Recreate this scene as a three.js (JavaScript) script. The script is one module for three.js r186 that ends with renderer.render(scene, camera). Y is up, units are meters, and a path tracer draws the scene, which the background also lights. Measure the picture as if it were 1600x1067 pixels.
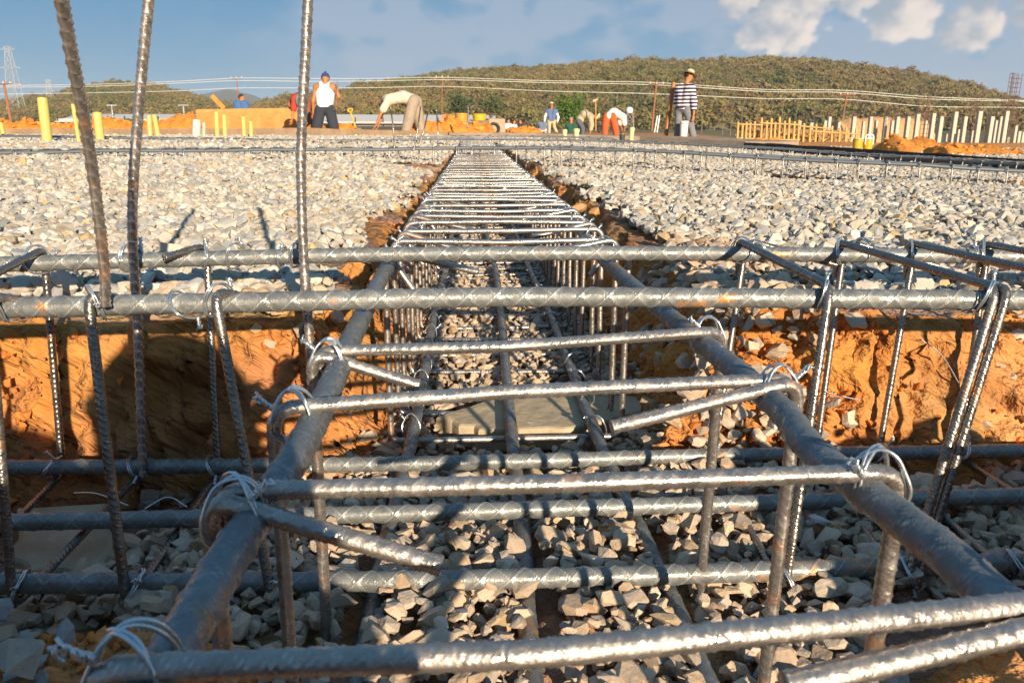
import * as THREE from 'three';
import { ConvexGeometry } from 'three/addons/geometries/ConvexGeometry.js';
import { RoundedBoxGeometry } from 'three/addons/geometries/RoundedBoxGeometry.js';
import { mergeGeometries } from 'three/addons/utils/BufferGeometryUtils.js';

// ------------------------------------------------------------------ camera
const V = (x, y, z) => new THREE.Vector3(x, y, z);
const scene = new THREE.Scene();
const F = 1250, PITCH = 0.259, YAW = 0.0478, ROLL = 0.0035, EYE = V(-0.05, 0.164, 0);
const camera = new THREE.PerspectiveCamera(2 * Math.atan(533.5 / F) * 180 / Math.PI, 1.5, 0.01, 9000);
camera.filmGauge = 22.2;
const FW = V(Math.sin(YAW) * Math.cos(PITCH), -Math.sin(PITCH), -Math.cos(YAW) * Math.cos(PITCH));
const R0 = V(Math.cos(YAW), 0, Math.sin(YAW)), U0 = R0.clone().cross(FW);
const RT = R0.clone().multiplyScalar(Math.cos(ROLL)).addScaledVector(U0, Math.sin(ROLL));
const UP = U0.clone().multiplyScalar(Math.cos(ROLL)).addScaledVector(R0, -Math.sin(ROLL));
camera.position.copy(EYE);
camera.up.copy(UP);
camera.lookAt(EYE.clone().add(FW));
camera.focus = 1.15;
camera.userData.fStop = 15;
scene.add(camera);
// a pixel of the photograph (1600 x 1067) and a depth in metres -> a place; the same on a level plane
const ray = (px, py) => FW.clone().addScaledVector(RT, (px - 800) / F).addScaledVector(UP, (533.5 - py) / F);
const P = (px, py, d) => EYE.clone().addScaledVector(ray(px, py), d);
const G = (px, py, y) => { const r = ray(px, py); return EYE.clone().addScaledVector(r, (y - EYE.y) / r.y); };
const PZ = (px, py, z) => { const r = ray(px, py); return EYE.clone().addScaledVector(r, (z - EYE.z) / r.z); };
const camDepth = (p) => p.clone().sub(EYE).dot(FW);

const renderer = new THREE.WebGLRenderer({ antialias: true });
renderer.setSize(1024, 682);
renderer.toneMapping = THREE.LinearToneMapping;
renderer.toneMappingExposure = 1.88;
renderer.shadowMap.enabled = true;
renderer.shadowMap.type = THREE.PCFSoftShadowMap;

// ------------------------------------------------------------------ sun
const SUN_EL = 16.5 * Math.PI / 180, SUN_AZ = 18 * Math.PI / 180;
const SUN = V(Math.sin(SUN_AZ) * Math.cos(SUN_EL), Math.sin(SUN_EL), Math.cos(SUN_AZ) * Math.cos(SUN_EL));
const sun = new THREE.DirectionalLight(new THREE.Color(1, 0.83, 0.6), 4.8);
sun.name = 'sun';
sun.position.copy(SUN).multiplyScalar(60);
sun.castShadow = true;
sun.shadow.mapSize.set(4096, 4096);
Object.assign(sun.shadow.camera, { left: -40, right: 40, top: 30, bottom: -30, near: 1, far: 200 });
scene.add(sun, sun.target);

// ------------------------------------------------------------------ noise
const mulberry = (a) => () => { a = (a + 0x6d2b79f5) | 0; let t = Math.imul(a ^ (a >>> 15), 1 | a); t = (t + Math.imul(t ^ (t >>> 7), 61 | t)) ^ t; return ((t ^ (t >>> 14)) >>> 0) / 4294967296; };
const hash = (x, y, z) => { let h = Math.imul(x, 374761393) ^ Math.imul(y, 668265263) ^ Math.imul(z, 2147483647 ^ 0x5bd1e995); h = Math.imul(h ^ (h >>> 13), 1274126177); h ^= h >>> 16; return (h >>> 0) / 4294967296; };
const fade = (t) => t * t * (3 - 2 * t);
function n3(x, y, z) {
  const xi = Math.floor(x), yi = Math.floor(y), zi = Math.floor(z), u = fade(x - xi), v = fade(y - yi), w = fade(z - zi);
  const l = (a, b, t) => a + (b - a) * t;
  return l(l(l(hash(xi, yi, zi), hash(xi + 1, yi, zi), u), l(hash(xi, yi + 1, zi), hash(xi + 1, yi + 1, zi), u), v),
    l(l(hash(xi, yi, zi + 1), hash(xi + 1, yi, zi + 1), u), l(hash(xi, yi + 1, zi + 1), hash(xi + 1, yi + 1, zi + 1), u), v), w);
}
const fbm = (x, y, z, o = 4) => { let s = 0, a = 0.5, t = 0; for (let i = 0; i < o; i++) { s += a * n3(x, y, z); t += a; a *= 0.5; x = x * 2.03 + 7.1; y = y * 2.03 + 3.7; z = z * 2.03 + 1.3; } return s / t; };
const ss = (a, b, x) => { const t = Math.min(1, Math.max(0, (x - a) / (b - a))); return t * t * (3 - 2 * t); };
const mix = (a, b, t) => a + (b - a) * t;
const mix3 = (a, b, t) => [mix(a[0], b[0], t), mix(a[1], b[1], t), mix(a[2], b[2], t)];

// ------------------------------------------------------------------ sky: air and clouds
{
  const W = 3072, H = 1536, data = new Float32Array(W * H * 4);
  const cover = (az, el) => {           // degrees from the cage axis, to the right; the same field goes all the way round
    const a = az * 0.16, e = el * 0.3;
    return fbm(a + 3.3, e * 1.25, 1.7, 5);
  };
  const puffs = [[17.6, 8.4, 1.9], [28.6, 8.4, 1.5], [20.0, 6.8, 2.7], [21.6, 8.8, 2.6], [24.2, 8.3, 2.0], [26.9, 6.6, 2.0], [31.0, 5.6, 2.0], [35.0, 6.6, 2.0], [37.6, 7.0, 2.2], [46, 8, 4], [62, 9, 5], [85, 8, 4], [118, 8, 5], [150, 9, 4.5], [-62, 9, 4.5], [-95, 8, 4], [-130, 9, 5], [-165, 8, 4.5]];
  const thin = [[-5, 6.6, 5], [-1, 7.4, 4], [4, 6.4, 6], [12, 7.8, 7], [20, 8, 7], [28, 6.5, 6.5], [33, 4.6, 6], [22, 5, 5], [50, 6, 8], [90, 7, 10], [135, 7, 10], [-62, 7, 9], [-110, 7, 10], [-160, 7, 10]];
  for (let j = 0; j < H; j++) {
    const el = ((j + 0.5) / H - 0.5) * 180;
    for (let i = 0; i < W; i++) {
      const q = (j * W + i) * 4;
      const th = ((i + 0.5) / W - 0.5) * 2 * Math.PI;             // atan2(z, x)
      let az = th * 180 / Math.PI + 90; if (az > 180) az -= 360;   // 0 along -z, positive to +x
      const e = Math.max(el, 0);
      let c = e < 9 ? mix3([0.135, 0.245, 0.325], [0.046, 0.155, 0.285], Math.pow(e / 9, 0.75)) : mix3([0.046, 0.155, 0.285], [0.062, 0.142, 0.24], ss(9, 40, e));
      if (el > 0 && el < 18) {
        let d = 0;
        for (const [pa, pe, r] of thin) { let da = Math.abs(az - pa); if (da > 180) da = 360 - da; const k = (da / (r * 1.9)) ** 2 + ((el - pe) / r * 1.25) ** 2; if (k < 4) d += Math.exp(-k * 1.3); }
        const f0 = cover(az, el), f1 = fbm(az * 0.5 + 9, el * 0.9, 4.2, 5);
        const veil = Math.min(0.7, d * (0.05 + 0.95 * ss(0.33, 0.72, f0 * 0.6 + f1 * 0.4))) * ss(0.3, 3, el);
        c = mix3(c, [0.21, 0.255, 0.325], veil);
        let best = 0, lit = 0;
        const wx = (fbm(az * 0.45 + 20, el * 0.7, 9.1, 5) - 0.5) * 2.8, wy = (fbm(az * 0.5 + 50, el * 0.7, 2.3, 5) - 0.5) * 2.4, bill = Math.abs(n3(az * 1.0 + wx, el * 1.3 + wy, 3.1) * 2 - 1) * 0.5 + Math.abs(n3(az * 2.1 - wx, el * 2.8 + wy * 1.5, 6.1) * 2 - 1) * 0.27 + Math.abs(n3(az * 4.4 + wx * 2, el * 6 - wy, 9.7) * 2 - 1) * 0.14, er = (fbm(az * 1.3, el * 1.6, 5.5, 5) - 0.5) * 0.5 - (bill - 0.4) * 0.38, lf = (fbm(az * 0.8 + 4, el * 1.1, 8.8, 5) - 0.5) * 2.6;
        for (const [pa, pe, r] of puffs) {
          let da = az - pa; if (da > 180) da -= 360; if (da < -180) da += 360;
          if (Math.abs(da) > r * 2) continue;
          const k = Math.hypot((da + wx) / (r * 1.15), (el - pe + wy) / r) + er, s = 1 - ss(0.68, 0.93, k);
          if (s > best) { best = s; lit = ss(-0.5, 0.9, (da * 0.5 - (el - pe) * 0.35) / r + lf * 0.7 + (bill - 0.4) * 0.8 + 0.15); }
        }
        if (best > 0) c = mix3(c, mix3([0.19, 0.225, 0.275], [0.53, 0.455, 0.40], lit), best * 0.9);
      }
      data[q] = c[0]; data[q + 1] = c[1]; data[q + 2] = c[2]; data[q + 3] = 1;
    }
  }
  const sky = new THREE.DataTexture(data, W, H, THREE.RGBAFormat, THREE.FloatType);
  sky.mapping = THREE.EquirectangularReflectionMapping;
  sky.magFilter = sky.minFilter = THREE.LinearFilter;
  sky.needsUpdate = true;
  scene.background = sky;
  scene.environment = sky;
  scene.backgroundIntensity = 1;
  scene.environmentIntensity = 1;
}
scene.fog = new THREE.FogExp2(new THREE.Color(0.66, 0.72, 0.80), 0.00022);

// ------------------------------------------------------------------ bookkeeping
const used = {};
const numbered = (n) => { const k = (used[n] = (used[n] ?? -1) + 1); return k ? n + '_' + String(k).padStart(3, '0') : n; };
function tag(o, label, category, group) {
  o.userData.label = label; o.userData.category = category;
  if (group) o.userData.group = group;
  return o;
}
function shade(o) { o.castShadow = o.receiveShadow = true; return o; }
function thing(name, label, category, pos = V(0, 0, 0), group) {
  const o = new THREE.Group(); o.name = numbered(name); o.position.copy(pos); scene.add(o);
  return tag(o, label, category, group);
}
function part(name, geo, m, parent) { const o = shade(new THREE.Mesh(geo, m)); o.name = name; parent.add(o); return o; }
function solo(name, geo, m, label, category, group) { const o = shade(new THREE.Mesh(geo, m)); o.name = numbered(name); scene.add(o); return tag(o, label, category, group); }
function structure(name, geo, m, kind = 'structure') { const o = shade(new THREE.Mesh(geo, m)); o.name = numbered(name); o.userData.kind = kind; scene.add(o); return o; }
const std = (rgb, rough = 0.8, metal = 0, extra = {}) => { const m = new THREE.MeshStandardMaterial({ roughness: rough, metalness: metal, ...extra }); m.color.setRGB(...rgb); return m; };

// ------------------------------------------------------------------ textures (grain only)
function grain(n, f, rep, srgb) {
  const d = new Uint8Array(n * n * 4);
  for (let j = 0; j < n; j++) for (let i = 0; i < n; i++) {
    const c = f(i / n, j / n), q = (j * n + i) * 4;
    for (let k = 0; k < 3; k++) d[q + k] = Math.max(0, Math.min(255, 255 * (Array.isArray(c) ? c[k] : c)));
    d[q + 3] = 255;
  }
  const t = new THREE.DataTexture(d, n, n);
  t.wrapS = t.wrapT = THREE.RepeatWrapping; t.magFilter = THREE.LinearFilter; t.minFilter = THREE.LinearMipmapLinearFilter; t.generateMipmaps = true;
  if (srgb) t.colorSpace = THREE.SRGBColorSpace;
  t.repeat.set(rep, rep); t.needsUpdate = true;
  return t;
}
// tileable noise on a torus of period p cells
const tn = (u, v, p, s) => { const x = u * p, y = v * p, xi = Math.floor(x), yi = Math.floor(y), a = fade(x - xi), b = fade(y - yi), w = (k) => ((k % p) + p) % p; const l = (A, B, t) => A + (B - A) * t; return l(l(hash(w(xi), w(yi), s), hash(w(xi + 1), w(yi), s), a), l(hash(w(xi), w(yi + 1), s), hash(w(xi + 1), w(yi + 1), s), a), b); };
const tf = (u, v, p, s, o = 5) => { let r = 0, a = 0.5, t = 0; for (let i = 0; i < o; i++) { r += a * tn(u, v, p, s + i); t += a; a *= 0.55; p *= 2; } return r / t; };
const soilMap = grain(768, (u, v) => { const a = tf(u, v, 5, 1, 7), b = tf(u, v, 40, 9, 4); const k = 0.45 + 0.75 * (a * 0.6 + b * 0.4); return [Math.min(1, k * 1.05), Math.min(1, k * (0.93 + 0.12 * tf(u, v, 9, 4, 3))), k * (0.85 + 0.3 * b)]; }, 1.6);
const soilBump = grain(768, (u, v) => tf(u, v, 14, 31, 6), 2.3);
const stoneMap = grain(512, (u, v) => { const a = tf(u, v, 4, 61, 6), b = tf(u, v, 60, 77, 3); const k = 0.5 + 0.42 * a + 0.22 * b; return [k, k * 0.985, k * 0.96]; }, 9);
const stoneBump = grain(512, (u, v) => tf(u, v, 8, 91, 6), 9);
const steelMap = grain(512, (u, v) => { const a = tf(u, v, 6, 111, 6), b = tf(u, v, 70, 118, 3), k = 0.55 + 0.42 * a + 0.2 * b; return [Math.min(1, k), k * 0.99, k * 0.98]; }, 11);
const steelRough = grain(512, (u, v) => Math.min(1, 0.42 + 0.75 * ss(0.3, 0.72, tf(u, v, 9, 131, 6))), 13);
const steelBump = grain(512, (u, v) => tf(u, v, 40, 151, 4), 17);

// ------------------------------------------------------------------ ground: one sheet with the trenches cut in
const site = (x, z) => { const d = -z; const s = 0.0006 * Math.min(Math.max(0, d - 2), 8.5) ** 2 * (1 - ss(0.6, 4, x)); return s - 0.028 * Math.min(6, Math.max(0, x - 0.6)) * ss(0.8, 2.5, d); };
const pad = (x, z) => site(x, z) - 0.092 + (x < -0.25 ? 0.045 * ss(1.3, 4.2, -z) * ss(0.25, 0.8, -x) : 0) + (x > 0 ? 0.012 * ss(1.1, 2.5, -z) : 0);
function trench(x, z) {               // 0 on the pads, 1 on the floor of a trench
  const w = (n3(x * 7, z * 7, 3) - 0.5) * 0.05 + (n3(x * 23, z * 23, 5) - 0.5) * 0.02;
  const d = -z;
  const wl = d > 1.05 ? 0.245 : 0.25, wr = 0.255 + 0.06 * (1 - ss(0.5, 0.7, d)) + 0.05 * ss(1.2, 1.5, d) * (0.5 + n3(1, z * 1.1, 7));
  const sl = 0.055 + 0.03 * n3(z * 2, 4, 4), sr = d > 1.04 && d < 1.8 ? 0.16 : 0.07;
  const far = 1 - ss(13.1, 13.3, d), near = 1 - ss(1.0, 1.2, z);
  const a = (x < 0 ? ss(-wl - sl * 0.5 + w, -wl + sl * 0.5 + w, x) : 1 - ss(wr - sr * 0.5 + w, wr + sr * 0.5 + w, x)) * far * near;
  const sl2 = Math.max(ss(0.22, 0.28, x) * (1 - ss(0.38, 0.52, x)), ss(0.62, 0.8, x));
  const b = ss(0.50 + w, 0.57 + w, d) * (1 - ss(1.03 + w * 0.6 - 0.035 * sl2, 1.09 + w * 0.6 + 0.07 * sl2, d));
  // the second and third crossing trenches
  let c = 0;
  for (const [z0, z1, hw] of CROSS) { const zc = x < 0 ? z0[0] + (z0[1] - z0[0]) * Math.min(1, -x / 3) : z1[0] + (z1[1] - z1[0]) * Math.min(1, x / 3); c = Math.max(c, (1 - ss(hw - 0.06, hw + 0.03, Math.abs(d - zc))) * (x < -0.35 ? 0.12 : x < 1.2 ? 0.8 : 0.45)); }
  return Math.max(a, b, c);
}
const CROSS = [[[5.3, 5.2], [5.3, 4.55], 0.2], [[9.7, 9.6], [9.7, 8.3], 0.22]];
const ground = (x, z) => {
  const d = -z;
  let p = pad(x, z), y;
  if (d < 0.75) p -= (x > 0 ? 0.14 : 0.085) * (1 - ss(0.36, 0.5, Math.abs(x))) * ss(-0.1, 0.15, d);
  if (d < 17.5) y = mix(p, site(x, z) - 0.338 + 0.026 * (1 - ss(1.0, 1.16, d)) * ss(0.1, 0.4, d) * (1 - ss(0.3, 0.5, -x)), trench(x, z));
  else y = mix(p, -0.06 + 0.0008 * Math.min(100, d - 18) - 0.95 * ss(0.24, 0.42, x / d) * ss(16.5, 36, d) * (1 - ss(70, 140, d)), ss(17.5, 19, d));
  y += (n3(x * 3, z * 3, 11) - 0.5) * 0.025 + (n3(x * 0.6, z * 0.6, 13) - 0.5) * 0.03 * ss(2, 5, d);
  if (d > 60) y += (fbm(x * 0.01, z * 0.01, 3, 3) - 0.5) * 1.2 * ss(60, 200, d);
  return y;
};
const SOIL = [0.57, 0.255, 0.058], TAN = [0.30, 0.25, 0.19];
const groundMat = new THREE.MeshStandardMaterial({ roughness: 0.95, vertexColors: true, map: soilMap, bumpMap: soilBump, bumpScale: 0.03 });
{
  const lines = (segs) => { const o = []; for (const [a, b, s] of segs) { const n = Math.max(1, Math.round((b - a) / s)); for (let i = 0; i < n; i++) o.push(a + (b - a) * i / n); } o.push(segs[segs.length - 1][1]); return o; };
  const half = [[0, 0.19, 0.012], [0.19, 0.34, 0.0045], [0.34, 1.35, 0.009], [1.35, 4, 0.035], [4, 12, 0.16], [12, 60, 1.6]];
  const rx = lines(half); let g = 60; while (g < 4200) { g *= 1.35; rx.push(g); }
  const xs = [...rx.slice(1).map((v) => -v).reverse(), ...rx];
  const ds = lines([[-6, -1, 0.25], [-1, 0.3, 0.03], [0.3, 0.48, 0.008], [0.48, 0.6, 0.0045], [0.6, 0.98, 0.009], [0.98, 1.12, 0.0032], [1.12, 1.6, 0.01], [1.6, 5, 0.035], [5, 14, 0.08], [14, 22, 0.16], [22, 80, 1.2]]);
  g = 80; while (g < 4200) { g *= 1.25; ds.push(g); } g = -6; while (g > -600) { g *= 1.8; ds.unshift(g); }
  const nx = xs.length, nz = ds.length, pos = new Float32Array(nx * nz * 3), col = new Float32Array(nx * nz * 3), uv = new Float32Array(nx * nz * 2);
  for (let j = 0; j < nz; j++) for (let i = 0; i < nx; i++) {
    const q = j * nx + i, x = xs[i], z = -ds[j], d = ds[j];
    let y = ground(x, z), px = x, pz = z;
    const e = 0.012, gx = (ground(x + e, z) - ground(x - e, z)) / (2 * e), gz = (ground(x, z + e) - ground(x, z - e)) / (2 * e), steep = Math.hypot(gx, gz);
    if (d < 14 && Math.abs(x) < 4) {
      const k = ss(0.4, 1.4, steep), b = (fbm(x * 14, y * 16, z * 14, 3) - 0.5), f = (fbm(x * 55, y * 55, z * 55, 3) - 0.5);
      const clod = Math.max(0, n3(x * 40, y * 40, z * 40) - 0.62) * 0.05;
      if (steep > 1e-6) { px -= gx / steep * k * (b * 0.06 + f * 0.05 + clod * 1.6); pz -= gz / steep * k * (b * 0.06 + f * 0.05 + clod * 1.6); }
      y += f * 0.012 + clod * (1 - k);
    }
    pos.set([px, y, pz], q * 3);
    uv.set([px + 0.7 * y, pz - y], q * 2);
    const t = d < 15 ? trench(x, z) : 0;
    let c = SOIL;
    if (d < 17.6 && steep < 0.5 && t < 0.05) c = mix3(SOIL, TAN, ss(0.35, 0.5, fbm(x * 3, z * 3, 21, 3)) * 0.75 * ss(0.3, 1.2, d) + 0.25 * ss(3, 8, d));
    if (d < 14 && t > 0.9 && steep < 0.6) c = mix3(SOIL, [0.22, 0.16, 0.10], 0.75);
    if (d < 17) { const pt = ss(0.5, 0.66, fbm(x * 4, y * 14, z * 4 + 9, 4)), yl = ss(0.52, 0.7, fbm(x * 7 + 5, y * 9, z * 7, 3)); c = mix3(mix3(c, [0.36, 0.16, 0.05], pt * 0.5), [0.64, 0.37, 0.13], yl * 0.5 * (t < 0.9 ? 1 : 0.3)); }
    const v = 0.75 + 0.5 * fbm(x * 5, y * 9, z * 5, 4);
    c = [c[0] * v, c[1] * v * (0.9 + 0.2 * n3(x * 8, y * 8, z * 8)), c[2] * v * (0.7 + 0.9 * n3(x * 6, y * 12, z * 6 + 4))];
    if (d > 40) c = mix3(c, mix3([0.13, 0.12, 0.045], [0.21, 0.17, 0.08], fbm(x * 0.05, z * 0.05, 4, 4)), ss(40, 75, d));
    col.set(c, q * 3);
  }
  const idx = [];
  for (let j = 0; j < nz - 1; j++) for (let i = 0; i < nx - 1; i++) { const a = j * nx + i, b = a + 1, c = a + nx, e = c + 1; idx.push(a, b, c, b, e, c); }
  const geo = new THREE.BufferGeometry();
  geo.setAttribute('position', new THREE.BufferAttribute(pos, 3)); geo.setAttribute('color', new THREE.BufferAttribute(col, 3)); geo.setAttribute('uv', new THREE.BufferAttribute(uv, 2));
  geo.setIndex(new THREE.BufferAttribute(new Uint32Array(idx), 1)); geo.computeVertexNormals();
  structure('ground', geo, groundMat);
}

// ------------------------------------------------------------------ hills
const interp = (pts, x) => { if (x <= pts[0][0]) return pts[0][1]; for (let i = 1; i < pts.length; i++) if (x <= pts[i][0]) { const a = pts[i - 1], b = pts[i]; return mix(a[1], b[1], fade((x - a[0]) / (b[0] - a[0]))); } return pts[pts.length - 1][1]; };
const RIDGE = [[300, 200], [380, 178.9], [430, 165.8], [480, 158.7], [530, 152.6], [570, 142.1], [640, 134.2], [700, 124.5], [780, 117], [870, 114], [930, 110], [1000, 106], [1060, 108], [1130, 105], [1200, 103], [1270, 105], [1340, 113], [1400, 120], [1450, 128.9], [1500, 139.4], [1560, 156.1], [1600, 164.9], [1700, 184.2], [1850, 196.5], [2100, 202]];
const RIDGE_L = [[-420, 191.2], [-200, 175.4], [0, 170.2], [80, 158.7], [130, 145.6], [180, 139.4], [240, 141.2], [290, 152.6], [330, 164.9], [380, 177.2], [430, 189.5], [520, 200]];
const RIDGE_B = [[120, 200], [240, 176], [300, 160], [335, 147], [362, 142], [395, 150], [430, 165], [520, 185], [600, 200]];
const rough = (px, t) => 1 + (fbm(px * 0.012, t * 3, 8, 3) - 0.5) * 0.5 * (1 - t) * 1.4;
function hillPoint(ridge, D0, D1, px, t) {        // t from the foot to the crest and down again behind it (t > 1)
  const D = mix(D0, D1, t), H = (203 - interp(ridge, px)) / F * D1, k = t <= 1 ? Math.pow(t, 0.8) * rough(px, t) : 1 - (t - 1) * 1.5;
  const p = P(px, 203, D); p.y = -1.5 + (H + 1.5) * Math.max(0, Math.min(k, 1.02)) * (t < 1 ? 1 : 1);
  return p;
}
function hill(name, ridge, D0, D1, mat, step = 12) {
  const a = ridge[0][0], b = ridge[ridge.length - 1][0], n = Math.ceil((b - a) / step), m = 22, pos = [], idx = [], uv = [];
  for (let j = 0; j <= m; j++) for (let i = 0; i <= n; i++) { const p = hillPoint(ridge, D0, D1, a + (b - a) * i / n, j / m * 1.6); pos.push(p.x, p.y, p.z); uv.push(p.x, p.z); }
  for (let j = 0; j < m; j++) for (let i = 0; i < n; i++) { const q = j * (n + 1) + i; idx.push(q, q + 1, q + n + 1, q + 1, q + n + 2, q + n + 1); }
  const g = new THREE.BufferGeometry(); g.setAttribute('position', new THREE.Float32BufferAttribute(pos, 3)); g.setAttribute('uv', new THREE.Float32BufferAttribute(uv, 2)); g.setIndex(idx); g.computeVertexNormals();
  return structure(name, g, mat);
}
const hillMap = grain(512, (u, v) => { const a = tf(u, v, 6, 201, 6), b = tf(u, v, 30, 207, 4); return mix3([0.32, 0.25, 0.12], [0.62, 0.5, 0.3], a * 0.6 + b * 0.4); }, 0.02);
const hillMat = std([0.42, 0.42, 0.42], 1, 0, { map: hillMap });
hill('hill', RIDGE, 230, 480, hillMat);
hill('hill', RIDGE_L, 300, 620, hillMat);
hill('hill', RIDGE_B, 1900, 2600, std([0.09, 0.10, 0.06], 1, 0, { map: hillMap }));

function leafCloud(n, rx, ry, rz, size, seed, lobes = 4) {
  const r = mulberry(seed), pos = [], nor = [], cs = [];
  for (let k = 0; k < lobes; k++) cs.push([(r() - 0.5) * rx, (r() - 0.3) * ry * 0.9, (r() - 0.5) * rz, 0.45 + 0.3 * r()]);
  for (let i = 0; i < n; i++) {
    const c = cs[i % lobes], u = r() * 2 - 1, a = r() * 6.283, s = Math.sqrt(1 - u * u), q = Math.pow(r(), 0.45) * c[3];
    const p = V(c[0] + s * Math.cos(a) * q * rx, c[1] + u * q * ry, c[2] + s * Math.sin(a) * q * rz);
    const d = V(r() - 0.5, r() - 0.5, r() - 0.5).normalize(), e = V(r() - 0.5, r() - 0.5, r() - 0.5).cross(d).normalize(), f = size * (0.6 + 0.8 * r());
    const A = p.clone().addScaledVector(d, f), B = p.clone().addScaledVector(d, -f * 0.5).addScaledVector(e, f * 0.55), C = p.clone().addScaledVector(d, -f * 0.6).addScaledVector(e, -f * 0.55);
    const N = B.clone().sub(A).cross(C.clone().sub(A)).normalize();
    for (const v of [A, B, C]) { pos.push(v.x, v.y, v.z); nor.push(N.x, N.y, N.z); }
  }
  const g = new THREE.BufferGeometry(); g.setAttribute('position', new THREE.Float32BufferAttribute(pos, 3)); g.setAttribute('normal', new THREE.Float32BufferAttribute(nor, 3));
  return g;
}
function stick(a, b, r0, r1, seg = 5) {
  const d = b.clone().sub(a), g = new THREE.CylinderGeometry(r1, r0, d.length(), seg, 1);
  g.applyQuaternion(new THREE.Quaternion().setFromUnitVectors(V(0, 1, 0), d.clone().normalize())); g.translate((a.x + b.x) / 2, (a.y + b.y) / 2, (a.z + b.z) / 2);
  return g;
}
const bare = (g) => { const h = g.index ? g.toNonIndexed() : g; for (const k of Object.keys(h.attributes)) if (k !== 'position' && k !== 'normal') h.deleteAttribute(k); return h; };
const merge = (list) => mergeGeometries(list.map(bare));
function scrub(ridge, D0, D1, spacing, seed, label) {
  const r = mulberry(seed), group = new THREE.Group(); group.name = numbered('dry_woodland'); group.userData.kind = 'stuff'; group.userData.label = label; scene.add(group);
  const kinds = [0, 1, 2, 3].map((k) => {
    const leaf = leafCloud([90, 70, 60, 110][k], [1.9, 1.6, 1.7, 2.0][k], [1.3, 1.6, 1.2, 1.5][k], 1.8, [0.42, 0.36, 0.3, 0.42][k], seed + k * 7, 5);
    leaf.translate(0, 2.1, 0);
    const tr = [stick(V(0, -0.8, 0), V(0.1, 1.6, 0), 0.12, 0.07)];
    for (let b = 0; b < 4; b++) tr.push(stick(V(0.05, 0.9 + b * 0.2, 0), V((r() - 0.5) * 2.2, 2 + r() * 1.4, (r() - 0.5) * 2.2), 0.06, 0.02, 4));
    return merge([leaf, ...tr]);
  });
  const lists = kinds.map(() => []), tones = [[0.085, 0.095, 0.025], [0.115, 0.11, 0.03], [0.145, 0.12, 0.035], [0.165, 0.125, 0.038], [0.16, 0.118, 0.05], [0.19, 0.145, 0.045], [0.18, 0.11, 0.04]];
  const a = ridge[0][0], b = ridge[ridge.length - 1][0];
  for (let t = 0.0; t < 1.12; t += spacing / (D1 - D0) * 0.8) {
    const D = mix(D0, D1, t), step = spacing * F / D;
    for (let px = a; px < b; px += step) {
      const tt = t + (r() - 0.5) * 0.03, qx = px + (r() - 0.5) * step * 1.2;
      const p = hillPoint(ridge, D0, D1, qx, Math.max(0, tt)), patch = fbm(p.x * 0.03, p.z * 0.02, 5, 4), H = (203 - interp(ridge, qx));
      if (r() < 0.1 || H < 2) continue;
      const k = Math.floor(r() * 4), s = (0.72 + 1.0 * r() * r() * r() + 0.35 * patch) * (t < 0.1 ? 1.35 : 1) * Math.min(1, 0.3 + H / 40);
      let c = tones[Math.min(6, Math.floor((r() * 0.62 + patch * 1.1 - 0.36) * 7)) < 0 ? 0 : Math.min(6, Math.max(0, Math.floor((r() * 0.62 + patch * 1.1 - 0.36) * 7)))];
      const v = 0.95 + 0.35 * r();
      lists[k].push([p, s, r() * 6.28, [c[0] * v, c[1] * v, c[2] * v]]);
    }
  }
  const mat = new THREE.MeshStandardMaterial({ roughness: 0.9, side: THREE.DoubleSide });
  const M = new THREE.Matrix4(), Q = new THREE.Quaternion(), C = new THREE.Color();
  lists.forEach((l, k) => {
    const im = shade(new THREE.InstancedMesh(kinds[k], mat, l.length)); im.name = 'tree_crowns'; im.userData.kind = 'stuff';
    l.forEach(([p, s, a, c], i) => { M.compose(p, Q.setFromAxisAngle(V(0, 1, 0), a), V(s * 1.15, s * (0.85 + 0.3 * ((i * 37 % 11) / 11)), s * 1.15)); im.setMatrixAt(i, M); im.setColorAt(i, C.setRGB(...c)); });
    group.add(im);
  });
}
scrub(RIDGE, 230, 480, 3.7, 11, 'dry olive and brown woodland covering the large hill');
scrub(RIDGE_L, 300, 620, 4.6, 29, 'pale dry scrub covering the low hill at left');
// ------------------------------------------------------------------ gravel
function rock(seed, n = 15) {
  const r = mulberry(seed), pts = [];
  const sx = 0.8 + 0.5 * r(), sy = 0.6 + 0.35 * r(), sz = 0.7 + 0.4 * r();
  for (let i = 0; i < n; i++) { const u = r() * 2 - 1, a = r() * 6.283, s = Math.sqrt(1 - u * u), k = 0.84 + 0.26 * r(); pts.push(V(s * Math.cos(a) * sx * k, u * sy * k, s * Math.sin(a) * sz * k)); }
  const g = new ConvexGeometry(pts), p = g.attributes.position, nn = g.attributes.normal, uv = [];
  for (let i = 0; i < p.count; i++) { const ax = Math.abs(nn.getX(i)), ay = Math.abs(nn.getY(i)), az = Math.abs(nn.getZ(i)); const [a, b] = ax > ay && ax > az ? [p.getY(i), p.getZ(i)] : ay > az ? [p.getX(i), p.getZ(i)] : [p.getX(i), p.getY(i)]; uv.push(a * 0.016 + seed * 0.13, b * 0.016 + seed * 0.29); }
  g.setAttribute('uv', new THREE.Float32BufferAttribute(uv, 2));
  return g;
}
const ROCKS = []; for (let k = 0; k < 10; k++) ROCKS.push(rock(100 + k, 12 + k));
const stoneMat = std([1, 1, 1], 0.86, 0, { map: stoneMap, bumpMap: stoneBump, bumpScale: 0.0025 });
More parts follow.
